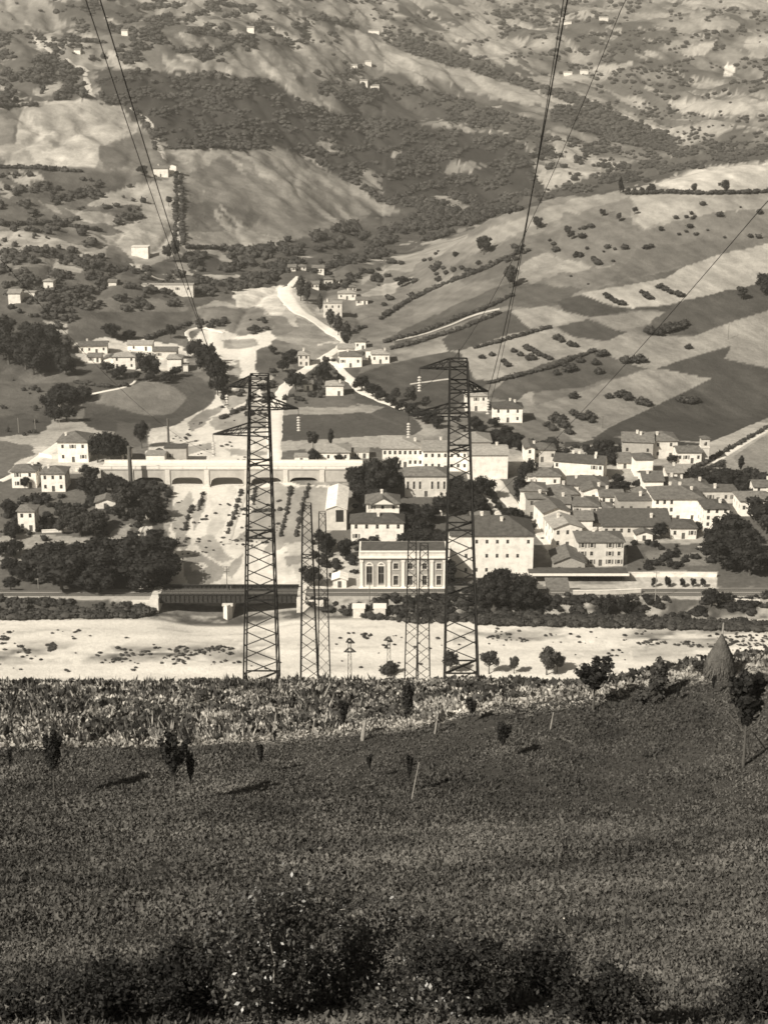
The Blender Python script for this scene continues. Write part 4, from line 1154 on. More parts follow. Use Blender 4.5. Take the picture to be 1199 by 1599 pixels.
# --- farms on the slopes
F_ = 'farmhouses on the slopes'
house('white farmhouse with a lean-to at the top of the double hedge lane', 240, 263, 276, 263, 10, 'gable_x', 'roof', win=(3, 1), group=F_)
house('small gabled annexe of the farmhouse at the hedge lane', 261, 276, 272, 259, 8, 'gable_y', 'roof', win=(0, 0), group=F_, chim=0)
house('lone bright white barn below the hedge lane', 206, 232, 402, 386, 9, 'flat', 'roof_white', win=(0, 0), group=F_, chim=0, cat='barn', name='barn')
house('bright white farmhouse at the far left of the mid slope', 14, 33, 474, 458, 9, 'gable_x', 'roof_pale', win=(0, 0), group=F_, chim=0)
house('low white shed right of the far left farmhouse', 35, 55, 465, 457, 6, 'flat', 'roof_pale', win=(0, 0), group=F_, chim=0, cat='shed', name='shed')
house('small white house between trees on the left mid slope', 69, 84, 452, 439, 7, 'hip', 'roof_pale', win=(1, 1), group=F_, chim=0)
house('long pale farm wall building above the torrent orchard', 222, 302, 458, 445, 6, 'flat', 'roof_pale', 'wall_cream', win=(5, 1), group=F_, chim=0)
house('tiny white house on the left slope between hedges', 170, 182, 446, 440, 6, 'gable_x', 'roof', win=(0, 0), group=F_, chim=0)
for (a, b, c, d, t) in [(386, 397, 53, 43, 'tiny white farmhouse high on the left ridge field'), (420, 428, 50, 43, 'small shed right of the high ridge farmhouse'),
     (548, 558, 110, 102, 'leftmost house of the high hillside hamlet'), (560, 568, 108, 101, 'middle house of the high hillside hamlet'), (570, 580, 103, 96, 'right house of the high hillside hamlet'),
     (562, 574, 134, 126, 'pale house below the high hillside hamlet'), (578, 592, 142, 134, 'lowest house below the high hillside hamlet'),
     (190, 200, 56, 48, 'tiny pale hut on the upper left terraces'), (116, 126, 84, 78, 'tiny white hut beside the upper left path'),
     (575, 592, 52, 48, 'long white roof on the top edge meadow'), (880, 892, 38, 34, 'low white house near the wire at the top'), (935, 949, 32, 27, 'bright low farm near the right wire at the top'),
     (880, 893, 118, 113, 'left of two small houses on the far right spur'), (906, 918, 116, 110, 'right of two small houses on the far right spur')]:
    house(t, a, b, c, d, 9, 'gable_x', 'roof_pale', win=(0, 0), group='distant farmhouses', chim=0, side=False, ov=.3)

# --- tall brick stack and lone posts
def stack(u, vb, vt, r0, r1, label, mat='wood'):
    p = at(u, vb); h = z_at(p.y, vt) - p.z
    root = empty('chimney_stack', p); tag(root, label, 'chimney stack')
    n = 12; b = MB()
    ring = lambda r, z: [(r * math.cos(2*math.pi*i/n), r * math.sin(2*math.pi*i/n), z) for i in range(n)]
    zs = [(-2, r0), (h * .5, (r0 + r1) / 2), (h, r1)]
    for (za, ra), (zb, rb) in zip(zs[:-1], zs[1:]):
        A, B = ring(ra, za), ring(rb, zb)
        for i in range(n): b.quad(A[i], A[(i+1)%n], B[(i+1)%n], B[i])
    b.build('shaft', M[mat], root)
    c = MB(); A, B = ring(r1 * 1.25, h - .5), ring(r1 * 1.25, h + .1)
    for i in range(n): c.quad(A[i], A[(i+1)%n], B[(i+1)%n], B[i])
    c.poly(ring(r1 * 1.25, h + .1)); c.poly(ring(r1 * 1.25, h - .5)[::-1])
    c.build('collar', M[mat], root)
stack(205, 758, 697, .9, .65, 'dark brick stack standing in front of the road bridge')
stack(264, 697, 654, .55, .42, 'thin dark stack above the sheds by the torrent')
# ------------------------------------------------------------------ roads and paths (draped strips)
def catmull(pts, n=8):
    P = [np.array(p, float) for p in pts]; P = [2*P[0]-P[1]] + P + [2*P[-1]-P[-2]]
    out = []
    for i in range(1, len(P) - 2):
        for t in np.linspace(0, 1, n, endpoint=False):
            out.append(.5 * ((2*P[i]) + (-P[i-1]+P[i+1])*t + (2*P[i-1]-5*P[i]+4*P[i+1]-P[i+2])*t*t + (-P[i-1]+3*P[i]-3*P[i+1]+P[i+2])*t**3))
    out.append(P[-2]); return np.array(out)

def ribbon(name, pts, w, mat, lift=.10, wob=.12, nacross=6):
    """w in metres; pts in picture pixels, laid on the ground"""
    c = at_many([p[0] for p in pts], [p[1] for p in pts])[:, :2]
    q = catmull(c, 10)
    # even spacing
    L = np.concatenate([[0], np.cumsum(np.hypot(*np.diff(q, axis=0).T))])
    n = max(8, int(L[-1] / 1.5)); t = np.linspace(0, L[-1], n)
    q = np.stack([np.interp(t, L, q[:, 0]), np.interp(t, L, q[:, 1])], -1)
    ww = np.interp(t, np.linspace(0, L[-1], len(w)), w) if isinstance(w, (list, tuple)) else np.full(n, w)
    d = np.gradient(q, axis=0); d /= np.maximum(np.hypot(d[:, 0], d[:, 1])[:, None], 1e-6); nn = np.stack([-d[:, 1], d[:, 0]], -1)
    e1 = 1 + wob * (fbm(t / 4, t * 0 + 1.7, 91, 3) - .5) * 4; e2 = 1 + wob * (fbm(t / 4, t * 0 + 9.2, 93, 3) - .5) * 4
    V = []
    for k in range(nacross + 1):
        f = k / nacross * 2 - 1
        off = f * ww / 2 * (e1 if f < 0 else e2)
        xy = q + nn * off[:, None]
        z = ground_z(xy[:, 0], xy[:, 1]) + lift + .12
        if k in (0, nacross): z = z - .45
        V.append(np.stack([xy[:, 0], xy[:, 1], z], -1))
    V = np.array(V)
    idx = np.arange(V.shape[0] * n).reshape(V.shape[0], n)
    Fq = np.stack([idx[:-1, :-1], idx[:-1, 1:], idx[1:, 1:], idx[1:, :-1]], -1).reshape(-1, 4)[:, ::-1]
    o = obj(name, mesh_np(name, V.reshape(-1, 3), Fq, (M[mat],), smooth=True))
    tag(o, kind='structure'); return o

ribbon('road', [(445, 448), (447, 462), (462, 482), (490, 500), (515, 517), (540, 534)], [10, 11, 10, 8, 7], 'road', nacross=8)
ribbon('road', [(452, 448), (458, 440), (466, 432)], 5, 'road')
ribbon('road', [(540, 534), (528, 545), (510, 556), (492, 566), (470, 582), (450, 600), (438, 620), (430, 645), (428, 680), (430, 722)], [6, 6, 7, 8, 9, 8, 6], 'road')
ribbon('road', [(512, 556), (528, 572), (540, 586), (560, 604), (590, 622), (625, 636), (655, 646)], [5, 5, 7, 9, 7, 6], 'road')
ribbon('path', [(280, 268), (282, 300), (281, 340), (280, 384)], 3.0, 'track')
ribbon('path', [(52, 52), (60, 66), (80, 82), (105, 94), (122, 104), (140, 112)], 6, 'track', wob=.3)
ribbon('path', [(133, 112), (136, 130), (143, 150)], [5, 9, 12], 'track', wob=.3)
ribbon('path', [(206, 168), (226, 184), (240, 205), (250, 230), (258, 250)], [5, 7, 7, 5], 'track', wob=.3)
ribbon('path', [(130, 618), (160, 612), (190, 606), (206, 600), (214, 592)], 1.8, 'road', wob=.05)
ribbon('road', [(0, 752), (30, 738), (60, 716), (85, 700), (100, 688)], [3.5, 4, 5, 6, 5], 'road')
ribbon('path', [(1215, 662), (1180, 681), (1150, 698), (1125, 716), (1112, 724)], [3, 4, 4, 2], 'road')
ribbon('path', [(744, 748), (758, 772), (776, 800), (790, 822)], 3.2, 'gardenpath')
ribbon('path', [(766, 744), (784, 768), (806, 796)], 6.5, 'gardenpath')
ribbon('path', [(686, 772), (690, 790), (697, 806)], 4, 'gardenpath')
ribbon('road', [(826, 818), (846, 838), (862, 858), (872, 872)], 4.5, 'gardenpath')
ribbon('path', [(350, 520), (320, 512), (303, 514), (292, 522), (305, 540)], 3, 'road', wob=.3)
ribbon('path', [(213, 850), (218, 832), (228, 815)], 1.6, 'gardenpath')
ribbon('path', [(175, 872), (195, 862), (218, 852)], 3.0, 'gardenpath')
ribbon('path', [(205, 412), (240, 432), (280, 436)], 2.5, 'track')
ribbon('track', [(610, 533), (660, 522), (720, 500), (780, 482)], 2.5, 'track')
ribbon('path', [(700, 592), (640, 600)], 2, 'track')
ribbon('path', [(380, 760), (372, 790), (360, 820), (352, 850)], 5, 'gardenpath', wob=.2)

# ------------------------------------------------------------------ walls
def wall_line(label, pts, h, mat='wall_white', name='garden_wall', cat='wall', th=.4, lift=0):
    c = [at(*p) for p in pts]
    root = empty(name, c[0]); tag(root, label, cat)
    b = MB(); cp = MB()
    for p, q in zip(c[:-1], c[1:]):
        for mb, z0, z1, t in ((b, -1.5, h, th / 2), (cp, h + .003, h + .16, th / 2 + .1)):
            d = Vector((q.x - p.x, q.y - p.y, 0)).normalized(); n = Vector((-d.y, d.x, 0)) * t
            A = [p - n, p + n, q + n, q - n]; A = [a - c[0] for a in A]
            lo = [tuple(a + Vector((0, 0, z0))) for a in A]; hi = [tuple(a + Vector((0, 0, z1))) for a in A]
            mb.quad(*hi[::-1]); mb.quad(*lo)
            for i in range(4):
                j = (i + 1) % 4; mb.quad(lo[i], hi[i], hi[j], lo[j])
    b.build('masonry', M[mat], root); cp.build('coping', M['trim'], root)
wall_line('long pale station wall behind the five little trees', [(985, 901), (1030, 900), (1075, 900), (1118, 901)], 1.3)
wall_line('pale platform wall right of the crossing house', [(894, 930), (950, 929), (1000, 927)], 1.5, 'wall_cream')
wall_line('bright wall at the right end of the tracks', [(1112, 943), (1145, 944), (1185, 945)], 1.6)
wall_line('white terrace wall above the left gardens by the villa', [(62, 712), (82, 716), (104, 714)], 1.2)
wall_line('light parapet under the left dark trees at the bridge head', [(118, 736), (160, 734)], 1.6)
wall_line('thin white wall in the left gardens', [(66, 832), (90, 831), (124, 830)], .9)
wall_line('thin pale wall below the black trees at the right', [(1088, 858), (1126, 858)], .8)
wall_line('white wall above the left torrent bank', [(205, 800), (222, 806), (240, 812)], 1.2)

# ------------------------------------------------------------------ railway
def bank(name, x0, x1):
    xs = np.linspace(x0, x1, max(4, int(abs(x1 - x0) / 2)))
    prof = [(-4.3, BANKZ - .75), (-3.5, BANKZ), (0, BANKZ + .02), (3.5, BANKZ), (4.3, BANKZ - .75)]
    V = []
    for dy, z in prof:
        n = (fbm(xs / 5, xs * 0 + dy, 101, 3) - .5) * .08
        V.append(np.stack([xs, Yr + dy + n * 1.5, z + n], -1))
    V = np.array(V); idx = np.arange(V.shape[0] * len(xs)).reshape(V.shape[0], -1)
    Fq = np.stack([idx[:-1, :-1], idx[:-1, 1:], idx[1:, 1:], idx[1:, :-1]], -1).reshape(-1, 4)[:, ::-1]
    me = mesh_np(name, V.reshape(-1, 3), Fq, (M['ballast'],))
    tag(obj(name, me), kind='structure')
bank('ballast_bed', -190, XA - .3)
bank('ballast_bed', XB + .3, 200)
def track_(name, label, y):
    root = empty(name, (0, y, BANKZ + .03)); tag(root, label, 'railway track')
    for dy in (-.72, .72):
        b = MB(); b.box(-190, 200, dy - .05, dy + .05, .12, .3); b.build('rail', M['rail'], root)
    sl = MB()
    for i in range(650): sl.box(-190 + i * .6, -190 + i * .6 + .24, -1.25, 1.25, .0, .118)
    o = sl.build('sleepers', M['wood'], root); tag(o, kind='stuff')
track_('railway_track', 'near railway track along the top of the embankment', Yr - 1.7)
track_('railway_track', 'far railway track, the one nearer the town', Yr + 1.9)

def rail_bridge():
    root = empty('railway_bridge', ((XA + XB) / 2, Yr, 0))
    tag(root, 'dark two-span iron girder railway bridge over the torrent mouth with a pale middle pier', 'railway bridge')
    cx = (XA + XB) / 2
    g0, g1 = BANKZ - 1.5, BANKZ + 1.0
    for a, b_, yy in ((XA - .2, XM, -4.2), (XM + .05, XB + .2, -4.2), (XA - .2, XM, 4.2), (XM + .05, XB + .2, 4.2)):
        m = MB(); x0, x1 = a - cx, b_ - cx
        m.box(x0, x1, yy - .06, yy + .06, g0, g1)
        m.box(x0, x1, yy - .45, yy + .45, g1 + .001, g1 + .12); m.box(x0, x1, yy - .45, yy + .45, g0 - .12, g0 - .001)
        m.box(x0, x1, yy - .16, yy - .062, g0 + 1.1, g0 + 1.26)
        gd = m.build('girder', M['dark_iron'], root)
        st = MB(); st.box(-.08, .08, -.36, -.065, g0 + .01, g1 - .01); sm = st.mesh('stiffener', (M['dark_iron'],))
        n = int((x1 - x0) / 1.35)
        for i in range(n): obj('stiffener', sm, gd, (x0 + (i + .5) * (x1 - x0) / n, yy, 0))
    d = MB(); d.box(XA - cx, XB - cx, -3.7, 3.7, BANKZ - .5, BANKZ - .02); d.build('deck', M['wood'], root)
    h = MB(); h.bar((XA - cx, -4.9, g1 + 1.1), (XB - cx, -4.9, g1 + 1.1), .05)
    for i in range(24):
        x = XA - cx + (i + .5) * (XB - XA) / 24; h.bar((x, -4.75, g0 + 2), (x, -4.9, g1 + 1.1), .04)
    h.build('railing', M['dark_iron'], root)
    p = MB(); w = 1.4
    pts = [(-w, -5.6), (0, -7.2), (w, -5.6), (w, 5.6), (0, 7.2), (-w, 5.6)]
    lo = [(x, y, -3) for x, y in pts]; hi = [(x * .9, y * .97, g0 - .13) for x, y in pts]
    for i in range(6): p.quad(lo[i], lo[(i+1)%6], hi[(i+1)%6], hi[i])
    p.poly(hi); p.box(-w * 1.15, w * 1.15, -5.9, 5.9, g0 - .7, g0 - .125)
    p.build('pier', M['stone_pier'], root, loc=(XM - cx, 0, 0))
    for sx, x in ((-1, XA), (1, XB)):
        a = MB(); a.box(-2.6 if sx < 0 else .0, .0 if sx < 0 else 2.6, -6.4, 6.4, -3, BANKZ + .25)
        q = 5.5 * sx
        for yy in (-6.4, 5.6):
            x0, x1 = sorted((2.6 * sx, 2.6 * sx + q)); a.box(x0, x1, yy, yy + .8, -3, BANKZ - .2)
        a.build('abutment', M['stone_pier'], root, loc=(x - cx, 0, 0))
rail_bridge()
for u, l in ((561, 'left pale culvert block in the bank under the power station'), (593, 'right pale culvert block in the bank under the power station')):
    root = empty('culvert', (xr(u, 940), Yr - 9.5, 0)); tag(root, l, 'culvert')
    b = MB(); b.box(-1.7, 1.7, -1.2, 2.5, -2, 3.4); b.build('masonry', M['stone_pier'], root)
    b = MB(); b.box(-2.0, 2.0, -1.35, 2.6, 3.403, 3.7); b.build('coping', M['trim'], root)

# ------------------------------------------------------------------ road bridge of shallow concrete arches
def road_bridge():
    pL, pR = at(158, 752), at(566, 752)
    Y = (pL.y + pR.y) / 2
    ct, st = math.cos(TILT), math.sin(TILT)
    X = lambda u: ((u - 599.5) / FPX) / (ct + (799.5 - 742) / FPX * st) * Y
    ztop, zbot, zarch = z_of(Y, 730), z_of(Y, 757), z_of(Y, 745.5)
    root = empty('road_bridge', (0, Y, 0)); tag(root, 'long pale concrete road bridge of shallow arches crossing the torrent', 'road bridge')
    piers = [205, 262, 323, 386, 446, 503]
    xs = [X(u) for u in piers]; x0, x1 = X(158), X(566)
    W = 8.0
    for face_y, nm in ((0, 'arcade_wall'), (W, 'arcade_wall')):
        b = MB(); th = .5
        for a, c in zip(xs[:-1], xs[1:]):
            ia, ic = a + .9, c - .9; n = 14
            prev = None
            for i in range(n + 1):
                f = i / n; x = ia + (ic - ia) * f
                zz = zbot - 1.5 + (zarch - zbot + 1.5) * min(1, (1 - abs(2 * f - 1) ** 5)) ** .5
                if prev:
                    px_, pz = prev
                    b.quad((px_, face_y, pz), (x, face_y, zz), (x, face_y, ztop - .9), (px_, face_y, ztop - .9))
                    b.quad((x, face_y + th, zz), (px_, face_y + th, pz), (px_, face_y + th, ztop - .9), (x, face_y + th, ztop - .9))
                    b.quad((px_, face_y + th, pz), (x, face_y + th, zz), (x, face_y, zz), (px_, face_y, pz))
                prev = (x, zz)
        b.box(x0, xs[0] - .9, face_y, face_y + th, -3 + zbot, ztop - .9); b.box(xs[-1] + .9, x1, face_y, face_y + th, -3 + zbot, ztop - .9)
        b.build(nm, M['concrete'], root)
    d = MB(); d.box(x0, x1, -.25, W + .75, ztop - .898, ztop - .45); d.build('deck', M['concrete'], root)
    sr = MB(); sr.box(x0, x1, .5, W, ztop - .448, ztop - .40); sr.build('roadway', M['road'], root)
    pm = MB(); pm.box(x0, x1, -.2, .1, ztop - .447, ztop + .55); pm.box(x0, x1, -.3, .2, ztop + .553, ztop + .7); pm.build('parapet', M['trim'], root)
    pm = MB(); pm.box(x0, x1, W + .4, W + .7, ztop - .447, ztop + .55); pm.box(x0, x1, W + .3, W + .8, ztop + .553, ztop + .7); pm.build('parapet', M['trim'], root)
    p = MB(); p.box(-.88, .88, -.35, W + .9, -6, ztop - zbot - .91); p.box(-1.1, 1.1, -.6, W + 1.1, -6, -.2)
    me = p.mesh('pier', (M['stone_pier'],))
    for x in xs: obj('pier', me, root, (x, 0, zbot))
    for x in np.arange(x0 + 4, x1, 9.0):
        m = MB(); m.box(-.16, .16, -.36, -.302, ztop - .4, ztop + .7)
        obj('parapet_post', m.mesh('parapet_post', (M['trim'],)), root, (x, 0, 0))
road_bridge()

# ------------------------------------------------------------------ wooden line posts
def post(label, u, vb, vt, arms=1, Y=None, mat='wood', r=.11, group='wooden line posts'):
    if Y is None: p = at(u, vb)
    else: p = Vector((xr(u, vb) / Yr * Y, Y, BANKZ))
    h = z_at(p.y, vt) - p.z
    root = empty('line_post', p); tag(root, label, 'line post', group)
    b = MB(); b.bar((0, 0, -1.5), (0, 0, h), r, n=6); b.build('pole', M[mat], root)
    for i in range(arms):
        c = MB(); c.box(-.9, .9, -.06, .06, h - .35 - .7 * i, h - .23 - .7 * i)
        for x in (-.8, -.4, .4, .8): c.bar((x, 0, h - .23 - .7*i), (x, 0, h - .02 - .7*i), .05)
        c.build('crossarm', M[mat], root)
post('line post standing on the middle of the railway bridge', 355, 918, 884, 3, Yr + 2)
post('pale line post beside the dark hedge left of the bridge', 62, 937, 903, 1, Yr + 4.5, 'palebark')
post('tall line post at the bushes right of the platform', 1022, 940, 893, 1, Yr - 6, 'palebark')
post('line post in front of the left end of the power station', 577, 938, 908, 1, Yr - 5)
post('leaning pale post low on the left slope', 30, 676, 653, 0, None, 'palebark')
post('pale post right of the leaning one on the left slope', 56, 674, 654, 0, None, 'palebark')
post('third pale post on the left slope near the villa roof', 94, 672, 655, 0, None, 'palebark')
post('thin post on the field corner of the right hill', 940, 668, 650, 1)
post('thin post on the pale field at the right', 1136, 530, 505, 0)
# ------------------------------------------------------------------ lattice pylons
BARM = MB(); BARM.box(-.5, .5, -.5, .5, 0, 1); BARM = BARM.mesh('brace', (M['pylon_steel'],))
def bar_obj(name, parent, a, b, r):
    a, b = Vector(a), Vector(b); d = b - a
    o = bpy.data.objects.new(name, BARM)
    o.rotation_mode = 'QUATERNION'
    o.location = a; o.rotation_quaternion = d.to_track_quat('Z', 'Y'); o.scale = (r, r, d.length)
    return link(o, parent)

DISC = MB()
def _disc():
    n = 10; b = MB()
    ring = lambda r, z: [(r * math.cos(2*math.pi*i/n), r * math.sin(2*math.pi*i/n), z) for i in range(n)]
    A = [ring(.05, 0), ring(.06, -.05), ring(.20, -.10), ring(.21, -.14), ring(.05, -.16)]
    for P, Q in zip(A[:-1], A[1:]):
        for i in range(n): b.quad(P[i], Q[i], Q[(i+1)%n], P[(i+1)%n])
    return b.mesh('disc', (M['porcelain'],))
DISC = _disc()

def pylon(label, u, vb, vtop, wb, wt, npan, arms, rb=.10, lean=0, Y=None, indiv=True, mast=0, name='lattice_pylon', group='lattice pylons', rz=0, discs=True, hz=()):
    p = at(u, vb) if Y is None else None
    if p is None:
        ct, st = math.cos(TILT), math.sin(TILT)
        # column u at depth Y on the ground
        x = 0.0
        for _ in range(6):
            z = float(ground_z(x, Y)); x = (u - 599.5) / FPX * (Y * ct - (z - EYE) * st)
        p = Vector((x, Y, float(ground_z(x, Y))))
    k = pxm(p); H = z_at(p.y, vtop) - p.z
    ztop = p.z + H; kt = FPX / (p.y * math.cos(TILT) - (ztop - EYE) * math.sin(TILT))
    wb_, wt_ = wb / k, wt / kt
    root = empty(name, p, rz); tag(root, label, 'pylon', group)
    lx = math.tan(R(lean))
    def corner(i, f):
        w = wb_ + (wt_ - wb_) * f
        sx, sy = ((-1, -1), (1, -1), (1, 1), (-1, 1))[i]
        return Vector((sx * w / 2 + lx * H * f, sy * w / 2, H * f))
    cc = lambda f: Vector((lx * H * f, 0, H * f))
    for i in range(4):
        a = corner(i, 0); a = a + (a - corner(i, 1)) * (1.2 / H)
        bar_obj('leg', root, a, corner(i, 1), rb * 1.5)
    lat = MB()
    def br(nm, a, b, r):
        if indiv: bar_obj(nm, root, a, b, r)
        else: lat.bar(a, b, r * .6)
    fs = [0]
    hstep = 1.0; acc = 0
    hs = [1 - .45 * (j / npan) for j in range(npan)]; tot = sum(hs)
    for h_ in hs: acc += h_ / tot; fs.append(min(acc, 1))
    for j in range(npan):
        for i in range(4):
            k2 = (i + 1) % 4
            a, b = (i, k2)
            br('brace', corner(a, fs[j] + .1 * (fs[j+1] - fs[j])), corner(b, fs[j] + .62 * (fs[j+1] - fs[j])), rb)
            br('brace', corner(a, fs[j] + .55 * (fs[j+1] - fs[j])), corner(b, fs[j] + .99 * (fs[j+1] - fs[j])), rb)
    for f in hz:
        for i in range(4): br('horizontal_tie', corner(i, f), corner((i + 1) % 4, f), rb * 1.6)
        br('horizontal_tie', corner(0, f), corner(2, f), rb * 1.3)
    if lat.v:
        tag(lat.build('lattice', M['pylon_steel'], root), kind='stuff')
    if mast: bar_obj('mast', root, cc(1), cc(1) + Vector((0, 0, mast)), rb * 1.4); 
    for i in range(4): br('horizontal_tie', corner(i, 1), corner((i + 1) % 4, 1), rb)
    tips = []
    for (vt_, ut) in arms:             # arm tip pixel
        zt = z_at(p.y, vt_); f = (zt - p.z) / H
        kk = FPX / (p.y * math.cos(TILT) - (zt - EYE) * math.sin(TILT))
        xt = (ut - 599.5) / kk - p.x
        tip = Vector((xt, 0, zt - p.z)); sgn = 1 if xt > cc(f).x else -1
        ids = (1, 2) if sgn > 0 else (0, 3)
        f2 = f + (1.0 / H if indiv else .9 / H)
        am = MB(); r_ = max(rb, .085) * 1.05
        far_ids = (0, 3) if sgn > 0 else (1, 2)
        for i, q in zip(ids, far_ids):
            am.bar(corner(q, f), tip, r_ * .95); am.bar(corner(q, f2) if f2 < 1 else corner(q, 1), corner(i, min(f2, 1)), r_)
            am.bar(corner(i, min(f2, 1)), tip, r_)
            for t in (.25, .5, .75):
                P, Q = corner(i, f).lerp(tip, t), corner(i, min(f2, 1)).lerp(tip, t)
                Q2 = corner(i, min(f2, 1)).lerp(tip, max(t - .25, 0))
                am.bar(P, Q, r_ * .5); am.bar(P, Q2, r_ * .5)
        for t in (0, .3, .6): am.bar(corner(ids[0], f).lerp(tip, t), corner(ids[1], f).lerp(tip, t), r_ * .6)
        am.build('cross_arm', M['pylon_steel'], root)
        tips.append(p + tip)
        if discs:
            st_ = empty('insulator_string', (0, 0, 0)); st_.parent = root; st_.location = tip
            bar_obj('hanger', st_, (0, 0, 0), (0, 0, -.9), .05)
            for j in range(6): obj('disc', DISC, st_, (0, 0, -.8 - j * .27), 0, (1, 1, 1.25))
            tips[-1] = tips[-1] + Vector((0, 0, -2.1))
    return root, tips

PL, tipL = pylon('left one of the two big near pylons, its arms over the torrent', 409, 1052, 586, 53, 28, 13, [(604, 354), (638, 466), (678, 333)], lean=.9, rb=.088, Y=148, hz=(0.02, .3, .50, .73))
PR, tipR = pylon('right one of the two big near pylons, tallest, with a mast tip', 720, 1056, 562, 52, 27, 13, [(575, 655), (611, 762), (648, 638)], lean=-1.3, Y=146, mast=1.1, rb=.09, hz=(.05, .30, .5, .74))
PA, tA = pylon('left of the slim downhill pylon pair between bridge and villa', 484, 1050, 787, 29, 13, 10, [], rb=.085, Y=212, hz=(.12, .75), discs=False)
PB, tB = pylon('right, fainter pylon of the slim downhill pair near the bridge', 507, 1050, 800, 20, 10, 9, [], rb=.06, Y=226, discs=False)
PC, tC = pylon('left pylon of the slim pair before the power station', 642, 1050, 846, 23, 12, 9, [], rb=.075, Y=222, hz=(.15,), discs=False)
PD, tD = pylon('right pylon of the slim pair before the power station', 660, 1050, 850, 23, 12, 9, [], rb=.075, Y=214, hz=(.1, .6), discs=False)
PE, tE = pylon('left one of two tiny pylons standing on the white river bed', 547, 1052, 997, 8, 4, 7, [(1003, 540), (1004, 554), (1018, 537), (1018, 556)], rb=.05, Y=322, indiv=False, discs=False, name='small_pylon', group='tiny pylons on the river bed')
PF, tF = pylon('right one of two tiny pylons standing on the white river bed', 607, 1052, 995, 9, 4, 7, [(1000, 599), (1002, 613), (1012, 600)], rb=.05, Y=322, indiv=False, discs=False, name='small_pylon', group='tiny pylons on the river bed')

def wire(label, upx, vpx, dist, end, sag, r=.026):
    """from far behind the camera, through the sight line of a picture point at a given distance, to an arm"""
    ct, st = math.cos(TILT), math.sin(TILT)
    a = (upx - 599.5) / FPX; b = (799.5 - vpx) / FPX
    d = Vector((a, ct + b * st, -st + b * ct))
    P = Vector((0, 0, EYE)) + d * dist
    E = end
    t1 = 1.0; t0 = -(P.y + 60) / (E.y - P.y)
    n = 60; pts = []
    for i in range(n + 1):
        t = t0 + (t1 - t0) * i / n
        q = P.lerp(E, 0) + (E - P) * t
        f = (t - t0) / (t1 - t0)
        q.z -= sag * 4 * (f * (1 - f) - (-t0 / (t1 - t0)) * (1 - (-t0 / (t1 - t0))) * (1 - f) / (1 - (-t0 / (t1 - t0))) * 1.0) if False else sag * 4 * max(0, t) * (1 - t)
        pts.append(q)
    b = MB()
    nn = 5; prev = None; V = []; F = []
    for i, q in enumerate(pts):
        dd = (pts[min(i + 1, n)] - pts[max(i - 1, 0)]).normalized()
        uu = dd.cross(Vector((0, 0, 1))).normalized(); w = dd.cross(uu)
        for j in range(nn):
            an = 2 * math.pi * j / nn; V.append(q + (uu * math.cos(an) + w * math.sin(an)) * r)
    for i in range(n):
        for j in range(nn):
            F.append((i*nn + j, i*nn + (j+1) % nn, (i+1)*nn + (j+1) % nn, (i+1)*nn + j))
    o = obj('power_line_wire', mesh_from('power_line_wire', V, F, (M['wire'],)))
    tag(o, label, 'wire', 'overhead wires'); return o
wire('leftmost overhead wire, from the top left edge to the left pylon', 135, 0, 62, tipL[0] + Vector((0, 0, 2.1)), 1.2, .022)
wire('thick overhead wire running from the top left to the left pylon', 157, 0, 60, tipL[0], .3, .028)
wire('thicker of two close overhead wires down to the right pylon', 885, 0, 62, tipR[1] + Vector((0, 0, 2.0)), 1.6, .034)
wire('thinner overhead wire hugging the thick one to the right pylon', 879, 0, 64, tipR[1] + Vector((0, 0, 0)), 2.2, .022)
wire('faint overhead wire from the top right towards the right pylon', 975, 0, 66, tipR[0] + Vector((0, 0, 0)), 3.5, .018)
wire('overhead wire entering at the right edge over the striped fields', 1199, 312, 70, Vector((14, 214, 95)), 1.4, .022)
wire('overhead wire entering at the left edge above the dark slope', 0, 402, 70, tipL[2], 1.6, .013)
# ------------------------------------------------------------------ trees and shrubs
def crown(n, lobes, leaf, seed, squash=1.0, ragged=.25):
    """many leaf-sized faces filling several overlapping lobes; (cx,cy,cz,r) each, unit tree height 1"""
    g = np.random.default_rng(seed)
    L = np.array(lobes, float); wgt = L[:, 3] ** 2.2; wgt /= wgt.sum()
    li = g.choice(len(L), n, p=wgt)
    d = g.normal(size=(n, 3)); d /= np.linalg.norm(d, axis=1)[:, None]
    rr = L[li, 3] * (1 - ragged * g.random(n) ** 1.0 + ragged * .45 * (g.random(n) ** 3))
    inner = g.random(n) < .25; rr[inner] *= g.random(inner.sum()) ** .5
    c = L[li, :3] + d * rr[:, None] * np.array([1, 1, squash])
    nrm = d + g.normal(size=(n, 3)) * .55; nrm /= np.linalg.norm(nrm, axis=1)[:, None]
    a = np.cross(nrm, g.normal(size=(n, 3))); a /= np.linalg.norm(a, axis=1)[:, None]; b = np.cross(nrm, a)
    s = leaf * (.6 + .8 * g.random(n))[:, None]
    V = np.stack([c - a * s - b * s * .6, c + a * s - b * s * .7, c + a * s * .8 + b * s * .7, c - a * s * .7 + b * s * .8], 1).reshape(-1, 3)
    F = np.arange(n * 4).reshape(-1, 4)
    return V, F

